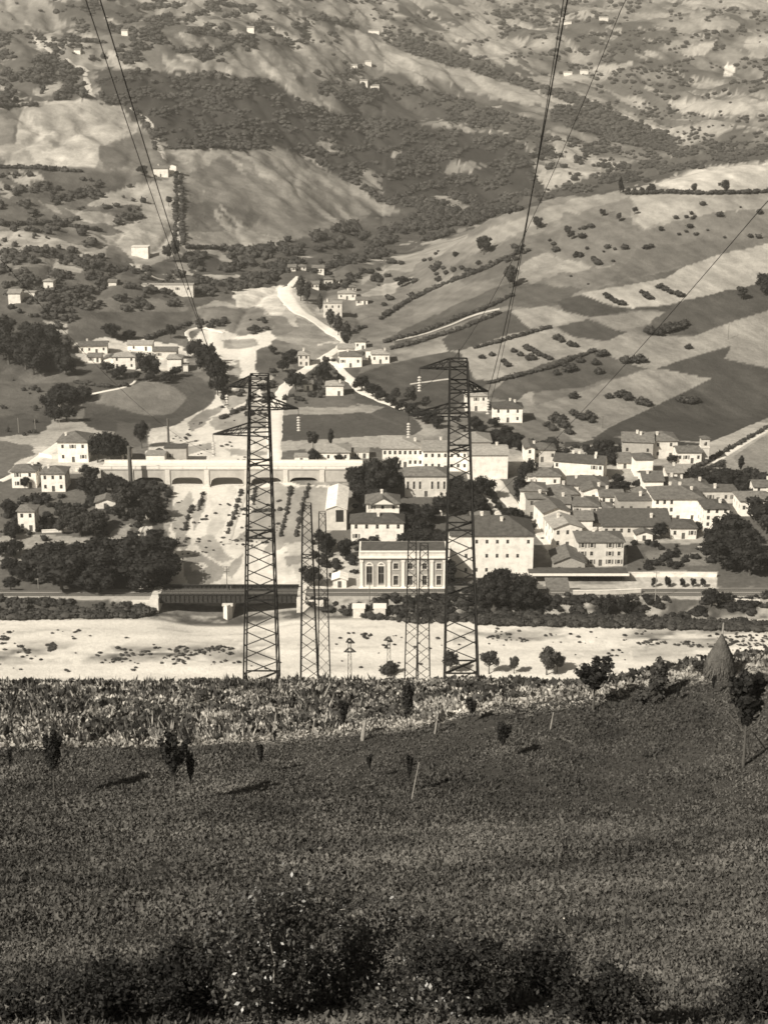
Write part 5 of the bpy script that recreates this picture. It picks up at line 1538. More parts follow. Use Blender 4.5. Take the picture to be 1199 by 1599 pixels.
def lump(c, r, g, n1=5, n2=7):
    """a low bumpy closed mass"""
    V = [(c[0], c[1], c[2] + r[2])]
    for i in range(1, n1):
        th = math.pi * i / n1
        for j in range(n2):
            ph = 2 * math.pi * (j + .5 * (i % 2)) / n2; q = 1 + (g.random() - .5) * .35
            V.append((c[0] + r[0] * q * math.sin(th) * math.cos(ph), c[1] + r[1] * q * math.sin(th) * math.sin(ph), c[2] + r[2] * q * math.cos(th)))
    V.append((c[0], c[1], c[2] - r[2]))
    F = []
    for j in range(n2): F.append((0, 1 + j, 1 + (j + 1) % n2, 1 + (j + 1) % n2))
    for i in range(n1 - 2):
        for j in range(n2):
            a = 1 + i * n2 + j; b = 1 + i * n2 + (j + 1) % n2
            F.append((a, a + n2, b + n2, b))
    e = len(V) - 1; o = 1 + (n1 - 2) * n2
    for j in range(n2): F.append((e, o + (j + 1) % n2, o + j, o + j))
    return V, F

def trunk_mb(h, r0, limbs=4, seed=0, top=.75):
    g = random.Random(seed); b = MB()
    segs = [(0, 0, -.12), (g.uniform(-.01, .01), g.uniform(-.01, .01), h * .5), (g.uniform(-.03, .03), g.uniform(-.03, .03), top)]
    rs = [r0 * 1.3, r0 * .9, r0 * .35]
    n = 6
    rings = []
    for (x, y, z), r in zip(segs, rs): rings.append([(x + r * math.cos(2*math.pi*i/n), y + r * math.sin(2*math.pi*i/n), z) for i in range(n)])
    for A, B in zip(rings[:-1], rings[1:]):
        for i in range(n): b.quad(A[i], A[(i+1)%n], B[(i+1)%n], B[i])
    for i in range(limbs):
        an = 2 * math.pi * (i + g.random()) / limbs; z0 = h * g.uniform(.75, 1.1)
        b.bar((0, 0, z0), (.24 * math.cos(an), .24 * math.sin(an), z0 + g.uniform(.15, .3)), r0 * .4)
    return b

def lobes_round(seed, z0=.30, z1=1.0, wide=.40, n=9):
    g = random.Random(seed); o = [(0, 0, (z0 + z1) / 2, (z1 - z0) * .42)]
    for i in range(n):
        an = g.uniform(0, 6.28); z = g.uniform(z0 + .12, z1 - .12); f = 1 - abs((z - (z0 + z1) / 2) / ((z1 - z0) * .62)) ** 2
        rr = g.uniform(.10, .20); q = max(0, wide * f - rr * .6) * g.uniform(.6, 1.15)
        o.append((q * math.cos(an), q * math.sin(an), z, rr))
    return o
def lobes_vase(seed):
    g = random.Random(seed); o = [(0, 0, .50, .06), (0, 0, .60, .10), (0, 0, .70, .11)]
    for i in range(7):
        an = i * .9 + g.uniform(-.3, .3); q = g.uniform(.05, .19); zt = g.uniform(.80, .97)
        for t in (.5, .8, 1.0): o.append((q * t * math.cos(an), q * t * math.sin(an), .5 + (zt - .5) * t, .075 * (1.25 - .55 * t)))
    return o
def lobes_tall(seed, wide=.14, z0=.08):
    g = random.Random(seed); o = []
    for i in range(11):
        t = i / 10; z = z0 + .1 + (.86 - z0) * t; w = wide * (math.sin(math.pi * (t * .85 + .1)) ** .7)
        o.append((g.uniform(-.03, .03), g.uniform(-.03, .03), z, max(.035, w * g.uniform(.75, 1.1))))
    return o

def tree_set(kind, count, nleaf, leaf, mat, lob, trunk, core=.74, squash=1.0, ragged=.25):
    out = []
    for s in range(count):
        L = lob(s * 7 + 3); V, F = crown(nleaf, L, leaf, s + 100, squash, ragged)
        V = [V]; F = [F]; off = len(V[0])
        g = random.Random(s)
        if core:
            for (x, y, z, r) in L:
                v, f = lump((x, y, z), (r * core, r * core, r * core * squash), g, 4, 6)
                V.append(np.array(v)); F.append(np.array(f) + off); off += len(v)
        me_c = bpy.data.meshes.new('crown')
        fl = [tuple(dict.fromkeys(map(int, f))) for f in np.concatenate(F)]
        me_c.from_pydata(np.concatenate(V).tolist(), [], fl); me_c.materials.append(M[mat])
        tb = trunk(s); me_t = tb.mesh('trunk', (M['bark'],))
        # one joined mesh for copies too small to show parts
        j = MB(); j.v = np.concatenate(V).tolist(); j.f = list(fl); j.m = [0] * len(fl)
        k = len(j.v); j.v += tb.v; j.f += [tuple(i + k for i in f) for f in tb.f]; j.m += [1] * len(tb.f)
        out.append((me_c, me_t, j.mesh(kind, (M[mat], M['bark']))))
    return out
TS = {
 'round': tree_set('tree', 5, 1300, .028, 'leaf', lambda s: lobes_round(s), lambda s: trunk_mb(.38, .030, 4, s)),
 'dark': tree_set('tree', 4, 1300, .026, 'leaf_dark', lambda s: lobes_round(s + 50, .16, 1.0, .46, 11), lambda s: trunk_mb(.3, .035, 4, s)),
 'tall': tree_set('cypress', 3, 700, .022, 'leaf_dark', lambda s: lobes_tall(s), lambda s: trunk_mb(.2, .02, 0, s)),
 'poplar': tree_set('poplar', 3, 900, .026, 'leaf', lambda s: lobes_tall(s + 30, .19, .12), lambda s: trunk_mb(.25, .02, 2, s)),
 'shrub': tree_set('shrub', 4, 380, .06, 'leaf', lambda s: [(0, 0, .4, .42), (.3, .1, .35, .3), (-.3, -.05, .33, .3), (.05, .28, .4, .28), (-.1, -.3, .35, .28), (.1, 0, .68, .26)], lambda s: trunk_mb(.2, .04, 2, s, .4), ragged=.35),
 'sapling': tree_set('sapling', 5, 2000, .020, 'leaf_dark', lambda s: lobes_vase(s), lambda s: trunk_mb(.45, .013, 3, s, .9), core=.6, ragged=.6),
}
NAMES = {'round': 'tree', 'dark': 'tree', 'tall': 'cypress_tree', 'poplar': 'poplar_tree', 'shrub': 'shrub', 'sapling': 'sapling'}
CATS = {'round': 'tree', 'dark': 'tree', 'tall': 'cypress', 'poplar': 'poplar', 'shrub': 'shrub', 'sapling': 'sapling'}
tcount = {}
def plant(kind, p, hgt, label, group=None, wide=1.0, parts=False):
    """hgt in metres"""
    c, t, j = random.choice(TS[kind])
    tcount[kind] = tcount.get(kind, 0) + 1
    rz = random.uniform(0, 6.28); sc = (hgt * wide, hgt * wide * random.uniform(.9, 1.1), hgt)
    if parts:
        r = empty(NAMES[kind], p, rz); r.scale = sc
        obj('crown', c, r); obj('trunk', t, r)
    else:
        r = obj(NAMES[kind], j, None, p, rz, sc)
    tag(r, label, CATS[kind], group); return r
def plant_px(kind, u, vb, hpx, label, group=None, wide=1.0, parts=False):
    p = at(u, vb); return plant(kind, p, hpx / pxm(p), label, group, wide, parts)
ORD = ('leftmost second third fourth fifth sixth seventh eighth ninth tenth eleventh twelfth thirteenth fourteenth fifteenth sixteenth seventeenth eighteenth nineteenth twentieth '
       'twenty-first twenty-second twenty-third twenty-fourth twenty-fifth twenty-sixth twenty-seventh twenty-eighth twenty-ninth thirtieth thirty-first thirty-second thirty-third thirty-fourth thirty-fifth').split()
def ordinal(i): return ORD[i] + (' from the left' if i else '')
def plant_many(kind, uv, hpx, label, group, wide=1.0):
    uv = sorted(uv, key=lambda q: q[0])
    P = at_many([q[0] for q in uv], [q[1] for q in uv])
    for i, p in enumerate(P):
        h = random.uniform(*hpx) if isinstance(hpx, tuple) else hpx
        plant(kind, Vector(p), h / pxm(p), label + ', ' + ordinal(i), group, wide)
def in_poly(poly, n, clump=0.0, open_ok=.12):
    poly = np.array(poly, float); lo, hi = poly.min(0), poly.max(0); out = []
    while len(out) < n:
        q = rng.uniform(lo, hi, (n * 4, 2)); m = inpoly(q[:, 0], q[:, 1], poly)
        if clump:
            f = fbm(q[:, 0] / 26 + q[:, 1] / 60, q[:, 1] / 9, 301, 3); m &= rng.random(len(q)) < np.clip((f - .46 - .08 * clump) * 9, 0, 1)
        q = q[m]
        if clump and rng is not None and open_ok < 1: 
            pv = parcel_val(q[:, 0], q[:, 1]); q = q[(pv < .235) | (rng.random(len(q)) < open_ok)]
        out += list(q)
    return out[:n]
def on_line(pts, n, jit=1.5):
    pts = np.array(pts, float); L = np.concatenate([[0], np.cumsum(np.hypot(*np.diff(pts, axis=0).T))])
    t = (np.arange(n) + .5) / n * L[-1]
    return [(np.interp(a, L, pts[:, 0]) + random.uniform(-jit, jit), np.interp(a, L, pts[:, 1]) + random.uniform(-jit, jit) * .6) for a in t]

# --- single trees that can be picked out (picture column, foot row, height in pixels)
for k, u, v, h, w, l in [
 ('dark', 484, 916, 36, 1.15, 'dark round tree seen through the slim pylon left of the white cottage'),
 ('dark', 752, 780, 42, 1.1, 'dark tree right of the small palace behind the right pylon'),
 ('dark', 826, 756, 40, .9, 'tall dark tree left of the white hipped-roof house'),
 ('tall', 812, 790, 56, 1.4, 'dark cypress at the edge of the old quarter'),
 ('tall', 517, 698, 30, 1.1, 'lone dark cypress behind the white pavilion'),
 ('round', 489, 700, 28, .9, 'dark round tree left of the lone cypress'),
 ('dark', 489, 724, 26, .8, 'dark tree beside the pavilion front'),
 ('dark', 530, 722, 16, 1.1, 'small dark tree before the pavilion door'),
 ('round', 641, 634, 32, .8, 'slim tree beside the avenue under the white insulator'),
 ('round', 617, 628, 24, .8, 'smaller slim tree left along the avenue'),
 ('round', 665, 640, 22, .9, 'round tree at the head of the dark avenue'),
 ('dark', 507, 598, 34, .9, 'large dark tree between the two bright roads'),
 ('dark', 462, 612, 36, .9, 'dark tree on the inner side of the bright road curve'),
 ('poplar', 541, 542, 40, 1.2, 'dark poplar at the foot of the bright upper road'),
 ('poplar', 528, 524, 34, 1.2, 'poplar halfway down the bright upper road'),
 ('poplar', 516, 512, 30, 1.3, 'poplar beside the ivy-grown house'),
 ('poplar', 470, 470, 40, 1.0, 'left poplar at the top of the bright road'),
 ('poplar', 480, 474, 34, .9, 'middle poplar at the top of the bright road'),
 ('poplar', 500, 488, 30, .8, 'right poplar at the top of the bright road'),
 ('round', 755, 398, 30, .9, 'big lone tree on the ridge slope near the wires'),
 ('round', 795, 450, 36, .9, 'dark lone tree crossed by the thick wires'),
 ('dark', 628, 448, 18, 1.2, 'round tree on the pale slope above the striped fields'),
 ('round', 1158, 468, 22, 1.3, 'bushy tree near the right edge above the fields'),
 ('dark', 1194, 460, 36, 1.0, 'dark tree at the right edge of the hill'),
 ('dark', 267, 528, 22, .8, 'dark lollipop tree behind the hamlet'),
 ('dark', 234, 592, 46, 1.05, 'great round dark tree in the hamlet'),
 ('dark', 174, 528, 26, 1.3, 'wide dark tree left behind the hamlet'),
 ('tall', 332, 564, 30, 1.3, 'first dark poplar-like tree right of the hamlet'),
 ('dark', 336, 600, 50, .8, 'tall dark tree by the torrent right of the hamlet'),
 ('dark', 318, 580, 40, .9, 'dark tree behind the torrent bank by the hamlet'),
 ('dark', 172, 724, 54, .9, 'large dark tree right of the big left villa'),
 ('dark', 153, 722, 50, .8, 'dark tree touching the right side of the big left villa'),
 ('dark', 190, 722, 44, .8, 'dark tree between the big left villa and the stack'),
 ('dark', 109, 718, 24, .9, 'round dark tree in front of the big left villa'),
 ('tall', 62, 744, 24, 1.6, 'dark bush tree between the two left white houses'),
 ('dark', 222, 700, 44, .6, 'slender dark tree behind the white box house'),
 ('dark', 86, 766, 14, .9, 'small tree hiding the corner of the second left house'),
 ('dark', 40, 764, 20, .9, 'tree in front of the first left white house'),
 ('round', 262, 408, 26, .8, 'dark tree at the lower left end of the hedge lane'),
 ('round', 274, 404, 30, .8, 'dark tree at the lower right end of the hedge lane'),
 ('round', 264, 322, 16, 1.1, 'round tree on the pale field left of the hedge lane'),
 ('dark', 224, 274, 16, 1.3, 'dark tree left of the hedge lane farmhouse'),
 ('dark', 582, 770, 60, .9, 'tallest dark tree of the grove left of the small palace'),
 ('dark', 606, 760, 50, .9, 'dark tree closing the grove next to the small palace'),
 ('dark', 504, 862, 36, .9, 'dark tree left of the low white villa'),
 ('dark', 536, 872, 28, 1.0, 'dark tree covering the left corner of the low white villa'),
 ('dark', 572, 860, 22, 1.1, 'dark tree before the low white villa front'),
 ('tall', 703, 914, 44, 1.5, 'dark cypress against the right end of the power station'),
 ('dark', 946, 962, 36, .9, 'left of two dark trees below the platform'),
 ('dark', 976, 960, 34, .9, 'right of two dark trees below the platform'),
 ('dark', 1108, 948, 34, 1.1, 'dark tree left of the bright wall at the end of the tracks'),
 ('dark', 1132, 944, 22, 1.1, 'dark tree touching the bright wall at the end of the tracks'),
 ('dark', 1030, 842, 26, 1.1, 'round dark tree before the long outbuilding'),
 ('dark', 1106, 846, 22, 1.1, 'dark tree under the bright corner block'),
 ('tall', 1156, 736, 26, 1.4, 'right dark cone tree under the pale corner field'),
 ('round', 1122, 736, 16, 1.4, 'left bushy tree under the pale corner field'),
 ('dark', 1048, 724, 16, 1.2, 'dark tree between manor and low white house'),
]:
    plant_px(k, u, v, h, l, None, w, parts=h >= 26)
for i, (u, v, h) in enumerate(((1020, 917, 17), (1042, 917, 19), (1065, 917, 16), (1081, 917, 16), (1096, 917, 16))):
    plant_px('dark', u, v, h, 'little dark tree beside the station wall, ' + ordinal(i) + ' of five', 'five little trees by the station wall', .7)
for u, v, h, l in ((636, 772, 12, 'first'), (648, 771, 13, 'second'), (668, 772, 12, 'third'), (690, 774, 13, 'fourth')):
    plant_px('shrub', u, v, h, l + ' clipped round shrub from the left before the small palace')
# right hill: rows of vines and lone bushes on the pale fields
def row_bushes(lst, kind, label, group):
    for i, (u, v, h) in enumerate(sorted(lst)): plant_px(kind, u, v, h, label + ', ' + ordinal(i), group, random.uniform(1.2, 1.8))
row_bushes([(945, 462, 7), (950, 466, 8), (956, 470, 8), (962, 473, 8), (970, 476, 9), (1002, 458, 7), (1008, 463, 9), (1014, 467, 8), (1030, 450, 9), (1038, 454, 9), (1046, 458, 8), (1056, 460, 8), (1062, 463, 9)], 'shrub', 'dark shrub in short rows on the topmost pale field', 'shrubs in rows on the topmost pale field')
row_bushes([(822, 545, 9), (828, 548, 9), (836, 552, 9), (843, 556, 8), (850, 559, 8), (858, 562, 8), (870, 530, 10), (876, 534, 10), (890, 540, 10), (897, 542, 9), (802, 550, 8), (812, 556, 9), (828, 562, 12), (786, 566, 8), (792, 572, 9), (752, 560, 8), (768, 556, 8)], 'shrub', 'dark shrub in rows on the pale field below the diamond field', 'shrubs in rows on the middle pale field')
row_bushes([(976, 566, 12), (996, 566, 16), (940, 556, 12), (930, 570, 12), (935, 584, 12), (890, 580, 14), (880, 572, 10), (905, 566, 10), (868, 585, 10), (950, 622, 10), (970, 620, 14), (980, 624, 13), (1000, 632, 15), (1008, 633, 12), (895, 622, 13), (1074, 545, 10)], 'shrub', 'round dark shrub scattered on the pale middle fields', 'scattered shrubs of the pale fields')
row_bushes([(895, 648, 11), (908, 655, 12), (920, 653, 14), (924, 660, 10), (868, 660, 18), (880, 668, 16), (862, 672, 12), (888, 678, 12), (854, 666, 10), (878, 655, 10)], 'shrub', 'dark shrub at the foot of the lowest pale field', 'shrubs of the lowest pale field')
row_bushes([(1068, 628, 12), (1078, 630, 12), (1086, 629, 11), (1060, 626, 10)], 'shrub', 'dark shrub clump on the dark right field', 'clump on the dark right field')
row_bushes([(1010, 520, 12), (1018, 522, 14), (1028, 523, 14), (1036, 520, 16), (1046, 517, 16), (1054, 514, 14), (1062, 512, 12), (1068, 508, 12)], 'shrub', 'dark shrub of the hedge between the pale fields', 'hedge between the pale fields')
# cypresses and hedge on the ridge
for i, (u, h, k) in enumerate(sorted([(968, 26, 'tall'), (972, 14, 'tall'), (1133, 20, 'tall'), (1017, 16, 'round'), (1082, 16, 'round'), (1130, 22, 'round'), (1012, 12, 'round'), (1002, 10, 'round'), (990, 9, 'round'), (980, 9, 'round')])):
    plant_px(k, u, 302, h, 'small dark tree on the crest of the cultivated hill, ' + ordinal(i), 'trees on the hill crest')
# big lower left shrubs of the hill
for i, (u, v, h) in enumerate(sorted([(940, 338, 12), (966, 346, 14), (990, 335, 12), (885, 368, 16), (892, 374, 14), (838, 358, 20), (750, 395, 18), (762, 390, 12), (690, 340, 14), (700, 372, 12), (900, 402, 10)])):
    plant_px('round', u, v, h, 'lone dark tree on the upper cultivated slope, ' + ordinal(i), 'lone trees of the upper slope')

# --- groves: every tree of its own
def grove(poly, n, hpx, label, group, kind='dark', wide=1.0): plant_many(kind, in_poly(poly, max(3, round(n * .60))), hpx, label, group, wide * 1.22)
def line_(pts, n, hpx, label, group, kind='dark', wide=1.0, jit=2): plant_many(kind, on_line(pts, max(4, round(n * .72)), jit), hpx, label, group, wide * 1.2)
grove([(0, 540), (30, 525), (80, 550), (115, 590), (105, 612), (60, 600), (0, 590)], 24, (30, 50), 'tall dark tree of the left slope wood', 'left slope wood')
grove([(60, 630), (85, 618), (135, 620), (140, 660), (125, 680), (90, 670)], 13, (20, 34), 'dark tree of the thicket round the white wall', 'thicket round the white wall', wide=1.2)
grove([(105, 758), (125, 750), (200, 762), (190, 785), (120, 785)], 14, (26, 38), 'dark tree under the road bridge head', 'trees under the road bridge head')
grove([(66, 905), (100, 885), (180, 888), (245, 885), (265, 915), (250, 927), (66, 927)], 35, (44, 64), 'dark tree of the dense hedge wood behind the railway', 'hedge wood behind the railway', wide=1.25)
grove([(80, 830), (120, 800), (200, 790), (205, 830), (160, 842), (90, 836)], 16, (24, 38), 'dark tree of the left gardens', 'trees of the left gardens', 'round', 1.1)
grove([(235, 880), (238, 820), (262, 810), (268, 850), (268, 905), (245, 905)], 14, (26, 40), 'dark tree along the left torrent bank', 'trees along the left torrent bank', wide=.9)
grove([(0, 800), (25, 790), (30, 825), (70, 838), (60, 870), (0, 880)], 10, (18, 28), 'dark bushy tree at the far left gardens', 'trees of the far left gardens')
grove([(545, 790), (560, 765), (625, 770), (625, 790), (580, 800)], 12, (34, 56), 'dark tree of the park grove left of the palace', 'park grove left of the palace')
grove([(632, 850), (640, 790), (695, 800), (700, 860)], 16, (22, 34), 'dark tree between palace and power station', 'trees between palace and power station', wide=1.2)
grove([(706, 812), (710, 770), (760, 772), (765, 815)], 12, (22, 34), 'dark tree behind the big three-storey block', 'trees behind the three-storey block', wide=1.2)
grove([(742, 955), (750, 930), (800, 925), (850, 930), (868, 957), (800, 962)], 26, (26, 46), 'dark tree in front of the three-storey block', 'trees in front of the three-storey block', wide=1.1)
grove([(1125, 905), (1128, 840), (1160, 820), (1215, 815), (1215, 915)], 20, (40, 62), 'black tree of the mass at the right edge', 'black trees at the right edge', wide=1.1)
line_([(560, 608), (600, 630), (640, 648), (690, 672)], 13, (16, 24), 'dark tree of the slanting avenue behind the factory', 'avenue behind the factory', wide=1.2)
line_([(765, 660), (800, 690), (850, 712), (870, 700)], 9, (14, 20), 'dark tree of the hedge below the turret villa', 'hedge below the turret villa', wide=1.3)
line_([(735, 665), (770, 690), (815, 705)], 9, (14, 22), 'dark tree between villa and factory', 'trees between villa and factory', wide=1.2)
line_([(750, 752), (768, 780), (790, 812)], 8, (10, 14), 'clipped dark tree of the walk beside the white factory block', 'walk beside the white factory block', wide=.9)
line_([(735, 760), (745, 790), (768, 818)], 7, (12, 16), 'dark tree of the outer garden row', 'outer garden row', wide=1)
line_([(788, 812), (812, 808), (826, 826), (830, 840)], 6, (14, 22), 'dark tree by the street corner of the big block', 'trees by the street corner')
line_([(300, 555), (322, 570), (344, 600), (342, 625)], 8, (26, 40), 'dark tree of the row following the torrent by the hamlet', 'row following the torrent by the hamlet', wide=.8)
grove([(120, 572), (170, 580), (215, 592), (300, 585), (300, 600), (230, 600), (130, 590)], 14, (12, 20), 'dark bushy tree under the hamlet houses', 'trees under the hamlet houses', wide=1.2)
grove([(150, 520), (200, 525), (235, 535), (160, 534)], 6, (12, 20), 'dark tree above the hamlet roofs', 'trees above the hamlet', wide=1.3)
grove([(950, 745), (985, 750), (1000, 770), (960, 775)], 6, (16, 24), 'dark tree under the manor annexe', 'trees under the manor annexe')
line_([(632, 858), (660, 856), (694, 858)], 7, (22, 32), 'dark tree right behind the power station roof', 'trees behind the power station', wide=1.2)
grove([(185, 770), (255, 760), (262, 800), (215, 830), (190, 800)], 9, (22, 34), 'dark tree below the brick stack', 'trees below the brick stack')
grove([(0, 880), (60, 885), (60, 925), (0, 928)], 8, (18, 30), 'dark tree by the railway at the far left', 'trees by the railway at the far left')
line_([(1000, 778), (1060, 800), (1100, 840)], 4, (12, 18), 'small dark tree in the yards of the right quarter', 'yard trees of the right quarter')
grove([(870, 690), (960, 700), (960, 735), (930, 715)], 8, (16, 26), 'dark tree behind the long terrace', 'trees behind the long terrace', wide=1.2)
grove([(1060, 745), (1199, 755), (1199, 775), (1110, 770)], 11, (16, 26), 'dark tree above the right edge houses', 'trees above the right edge houses', wide=1.3)
grove([(415, 555), (440, 548), (462, 560), (450, 590), (430, 580)], 6, (12, 20), 'dark tree between torrent and roads', 'trees between torrent and roads')
print('trees so far', tcount)

# --- masses nobody could count, joined: low lumps with leafy edges
def blobs(name, uv, hpx, mat, wide=1.1, leafy=14, seed=0, lumps=1):
    uv = np.array(uv); P = at_many(uv[:, 0], uv[:, 1]); g = random.Random(seed); gg = np.random.default_rng(seed)
    V = []; F = []; off = 0
    for p in P:
        h = (g.uniform(*hpx) if isinstance(hpx, tuple) else hpx) / pxm(p); w = h * wide * g.uniform(.4, .65)
        v, f = lump((p[0], p[1], p[2] + h * .42), (w, w * g.uniform(.8, 1.2), h * .5), g, 4, 6)
        V.append(np.array(v)); F.append(np.array(f) + off); off += len(v)
        if leafy:
            n = leafy; d = gg.normal(size=(n, 3)); d[:, 2] = np.abs(d[:, 2]) * .9 - .2; d /= np.linalg.norm(d, axis=1)[:, None]
            c = np.array([p[0], p[1], p[2] + h * .42]) + d * np.array([w, w, h * .52]) * (.95 + .3 * gg.random((n, 1)))
            a = gg.normal(size=(n, 3)); a /= np.linalg.norm(a, axis=1)[:, None]; b = np.cross(a, gg.normal(size=(n, 3))); b /= np.linalg.norm(b, axis=1)[:, None]
            s = h * .17
            q = np.stack([c - a * s, c + b * s, c + a * s, c - b * s], 1).reshape(-1, 3)
            V.append(q); F.append(np.arange(n * 4).reshape(-1, 4) + off); off += n * 4
    V = np.concatenate(V); F = [tuple(dict.fromkeys(map(int, f))) for f in np.concatenate(F)]
    me = bpy.data.meshes.new(name); me.from_pydata(V.tolist(), [], F); me.materials.append(M[mat]); me.update()
    o = obj(name, me); tag(o, kind='stuff'); return o
def hed(lst, step=4.0, jit=1.2):
    out = []
    for pts in lst:
        L = sum(math.hypot(b[0]-a[0], b[1]-a[1]) for a, b in zip(pts[:-1], pts[1:]))
        out += on_line(pts, max(2, int(L / step)), jit)
    return out
blobs('far_woodland', in_poly(WOOD1, 3600, .02) + in_poly(WOOD2, 500) + in_poly(WOOD3, 380) + in_poly(WOOD4, 700, .1) + in_poly([(760, 330), (830, 300), (980, 258), (1250, 228), (1250, 246), (1100, 258), (960, 290), (820, 325)], 420, .1), (2, 6.5), 'leaf_far', 1.5, 4, 1)
blobs('ravine_woodland', in_poly(WOOD5, 1200, .05), (3, 11), 'leaf', 1.2, 7, 2)
blobs('hedges', hed([[(283, 272), (284, 330), (286, 384)], [(276, 272), (275, 330), (273, 384)], [(210, 172), (232, 200), (244, 235)], [(0, 262), (60, 264), (130, 270)], [(262, 232), (300, 232), (345, 230)],
   [(593, 500), (640, 470), (700, 442), (760, 420), (800, 400)], [(600, 536), (660, 520), (720, 496), (760, 482), (800, 462)], [(610, 546), (660, 534), (720, 515), (780, 490)],
   [(550, 518), (572, 512)], [(975, 304), (1010, 303), (1040, 302), (1080, 303)], [(1080, 304), (1130, 303), (1199, 301)],
   [(1080, 735), (1110, 718), (1150, 696), (1199, 668)], [(1060, 742), (1090, 740), (1130, 722)], [(315, 98), (335, 84), (360, 72), (380, 55)],
   [(300, 432), (330, 440), (300, 445)], [(115, 598), (160, 605), (200, 604)], [(0, 168), (60, 165)], [(500, 30), (560, 45)],
   [(330, 5), (360, 10), (400, 20)], [(110, 66), (140, 66), (165, 68)], [(345, 655), (380, 640), (400, 615)], [(355, 600), (350, 622)],
   [(0, 352), (80, 350), (160, 362)], [(290, 388), (360, 390), (420, 388)], [(300, 505), (230, 530)], [(740, 545), (830, 520), (860, 512)], [(760, 600), (860, 575), (930, 548)]], 2.6), (3, 8), 'leaf', 1.3, 8, 3)
blobs('slope_thickets', in_poly([(0, 395), (300, 425), (400, 405), (440, 440), (400, 450), (330, 470), (120, 500), (0, 480)], 640, .3) + in_poly([(0, 345), (120, 352), (170, 400), (150, 420), (0, 410)], 200, .3)
   + in_poly([(0, 270), (230, 290), (230, 350), (0, 350)], 160, .6) + in_poly([(0, 55), (120, 90), (140, 160), (0, 160)], 260, .2) + in_poly([(140, 0), (450, 0), (500, 80), (380, 100), (160, 100)], 260, .6)
   + in_poly([(590, 275), (740, 290), (760, 345), (640, 340)], 160, .3) + in_poly([(480, 90), (600, 100), (600, 165), (500, 150)], 90, .4) + in_poly([(0, 470), (120, 500), (110, 540), (0, 520)], 60, .2)
   + in_poly([(290, 385), (450, 385), (440, 420), (290, 410)], 90, .2), (3, 10), 'leaf', 1.25, 8, 4)
blobs('orchard_scrub', in_poly([(430, 400), (560, 410), (570, 450), (540, 470), (450, 440)], 120, .2) + in_poly([(440, 560), (520, 560), (540, 600), (470, 640), (440, 630)], 70, .1) + in_poly([(560, 420), (800, 360), (830, 400), (600, 480)], 80, .6)
   + in_poly([(345, 600), (430, 580), (420, 650), (345, 655)], 60, .2) + in_poly([(300, 500), (430, 500), (420, 525), (320, 522)], 40, .2) + in_poly([(830, 290), (1010, 285), (1010, 260), (760, 215)], 140, .4)
   + in_poly([(0, 590), (90, 600), (60, 690), (0, 690)], 20, .3) + in_poly([(840, 360), (1199, 300), (1199, 370), (900, 450)], 50, .8), (3, 9), 'leaf', 1.3, 8, 5)
blobs('far_scrub', in_poly([(560, 0), (1199, 0), (1199, 245), (900, 240), (860, 130), (600, 60)], 1350, .45, .03) + in_poly([(0, 0), (560, 0), (520, 90), (0, 100)], 900, .4) + in_poly([(840, 212), (1199, 225), (1199, 255), (1000, 275)], 420, .2), (1.5, 5.5), 'leaf_far', 1.7, 3, 6)
blobs('bank_thicket', hed([[(0, 962), (60, 960), (130, 958), (200, 957), (248, 954)], [(0, 966), (70, 965), (130, 964), (235, 962)], [(66, 946), (110, 944)], [(20, 948), (40, 950)], [(178, 947), (206, 946)], [(0, 940), (60, 941)],
   [(505, 952), (525, 955)], [(535, 957), (560, 962), (600, 968), (640, 972), (690, 972)], [(600, 958), (650, 955), (690, 952)], [(690, 968), (760, 972), (830, 975), (900, 976), (980, 977), (1060, 980), (1240, 986)], [(740, 974), (900, 977), (1240, 986)], [(700, 966), (900, 970), (1240, 980)], [(760, 960), (900, 968), (1199, 978)]], 3.4, 4), (3, 11), 'leaf', 1.5, 16, 7)
blobs('bank_weeds', in_poly([(600, 932), (1260, 932), (1260, 978), (690, 970), (600, 958)], 800, .05, 1) + in_poly([(480, 936), (600, 936), (600, 956), (480, 946)], 60, .2, 1) + in_poly([(-60, 938), (236, 938), (236, 960), (-60, 964)], 260, .2, 1), (2, 8), 'leaf', 1.5, 10, 17)
blobs('garden_shrubs', in_poly([(0, 770), (100, 775), (245, 780), (275, 860), (60, 890), (0, 890)], 300, .05) + in_poly([(700, 905), (900, 945), (900, 962), (700, 960)], 90) + in_poly([(880, 940), (1230, 930), (1230, 975), (880, 972)], 150, .1, 1)
   + in_poly([(480, 840), (560, 850), (555, 900), (500, 905)], 50) + in_poly([(700, 650), (830, 690), (1000, 700), (960, 730), (830, 715), (730, 680)], 160) + in_poly([(1060, 735), (1199, 740), (1199, 790), (1120, 775)], 130)
   + in_poly([(545, 700), (620, 745), (630, 850), (550, 850)], 70) + in_poly([(600, 935), (700, 930), (700, 970), (610, 965)], 60) + in_poly([(975, 850), (1120, 852), (1115, 892), (980, 892)], 70, .2) + in_poly([(820, 720), (1000, 760), (1080, 790), (900, 880), (840, 860)], 70, .2)
   + in_poly([(185, 755), (265, 755), (268, 810), (200, 800)], 60), (3, 11), 'leaf_dark', 1.3, 12, 8)
blobs('orchard_rows', hed([[(378, 765), (368, 800), (355, 835)], [(455, 760), (448, 800), (437, 840)], [(482, 758), (470, 800), (462, 840)], [(400, 760), (395, 790)], [(300, 790), (288, 830)], [(318, 770), (310, 800)], [(393, 800), (440, 797)]], 2.2, 1.8), (2, 6), 'leaf', 1.3, 10, 9)
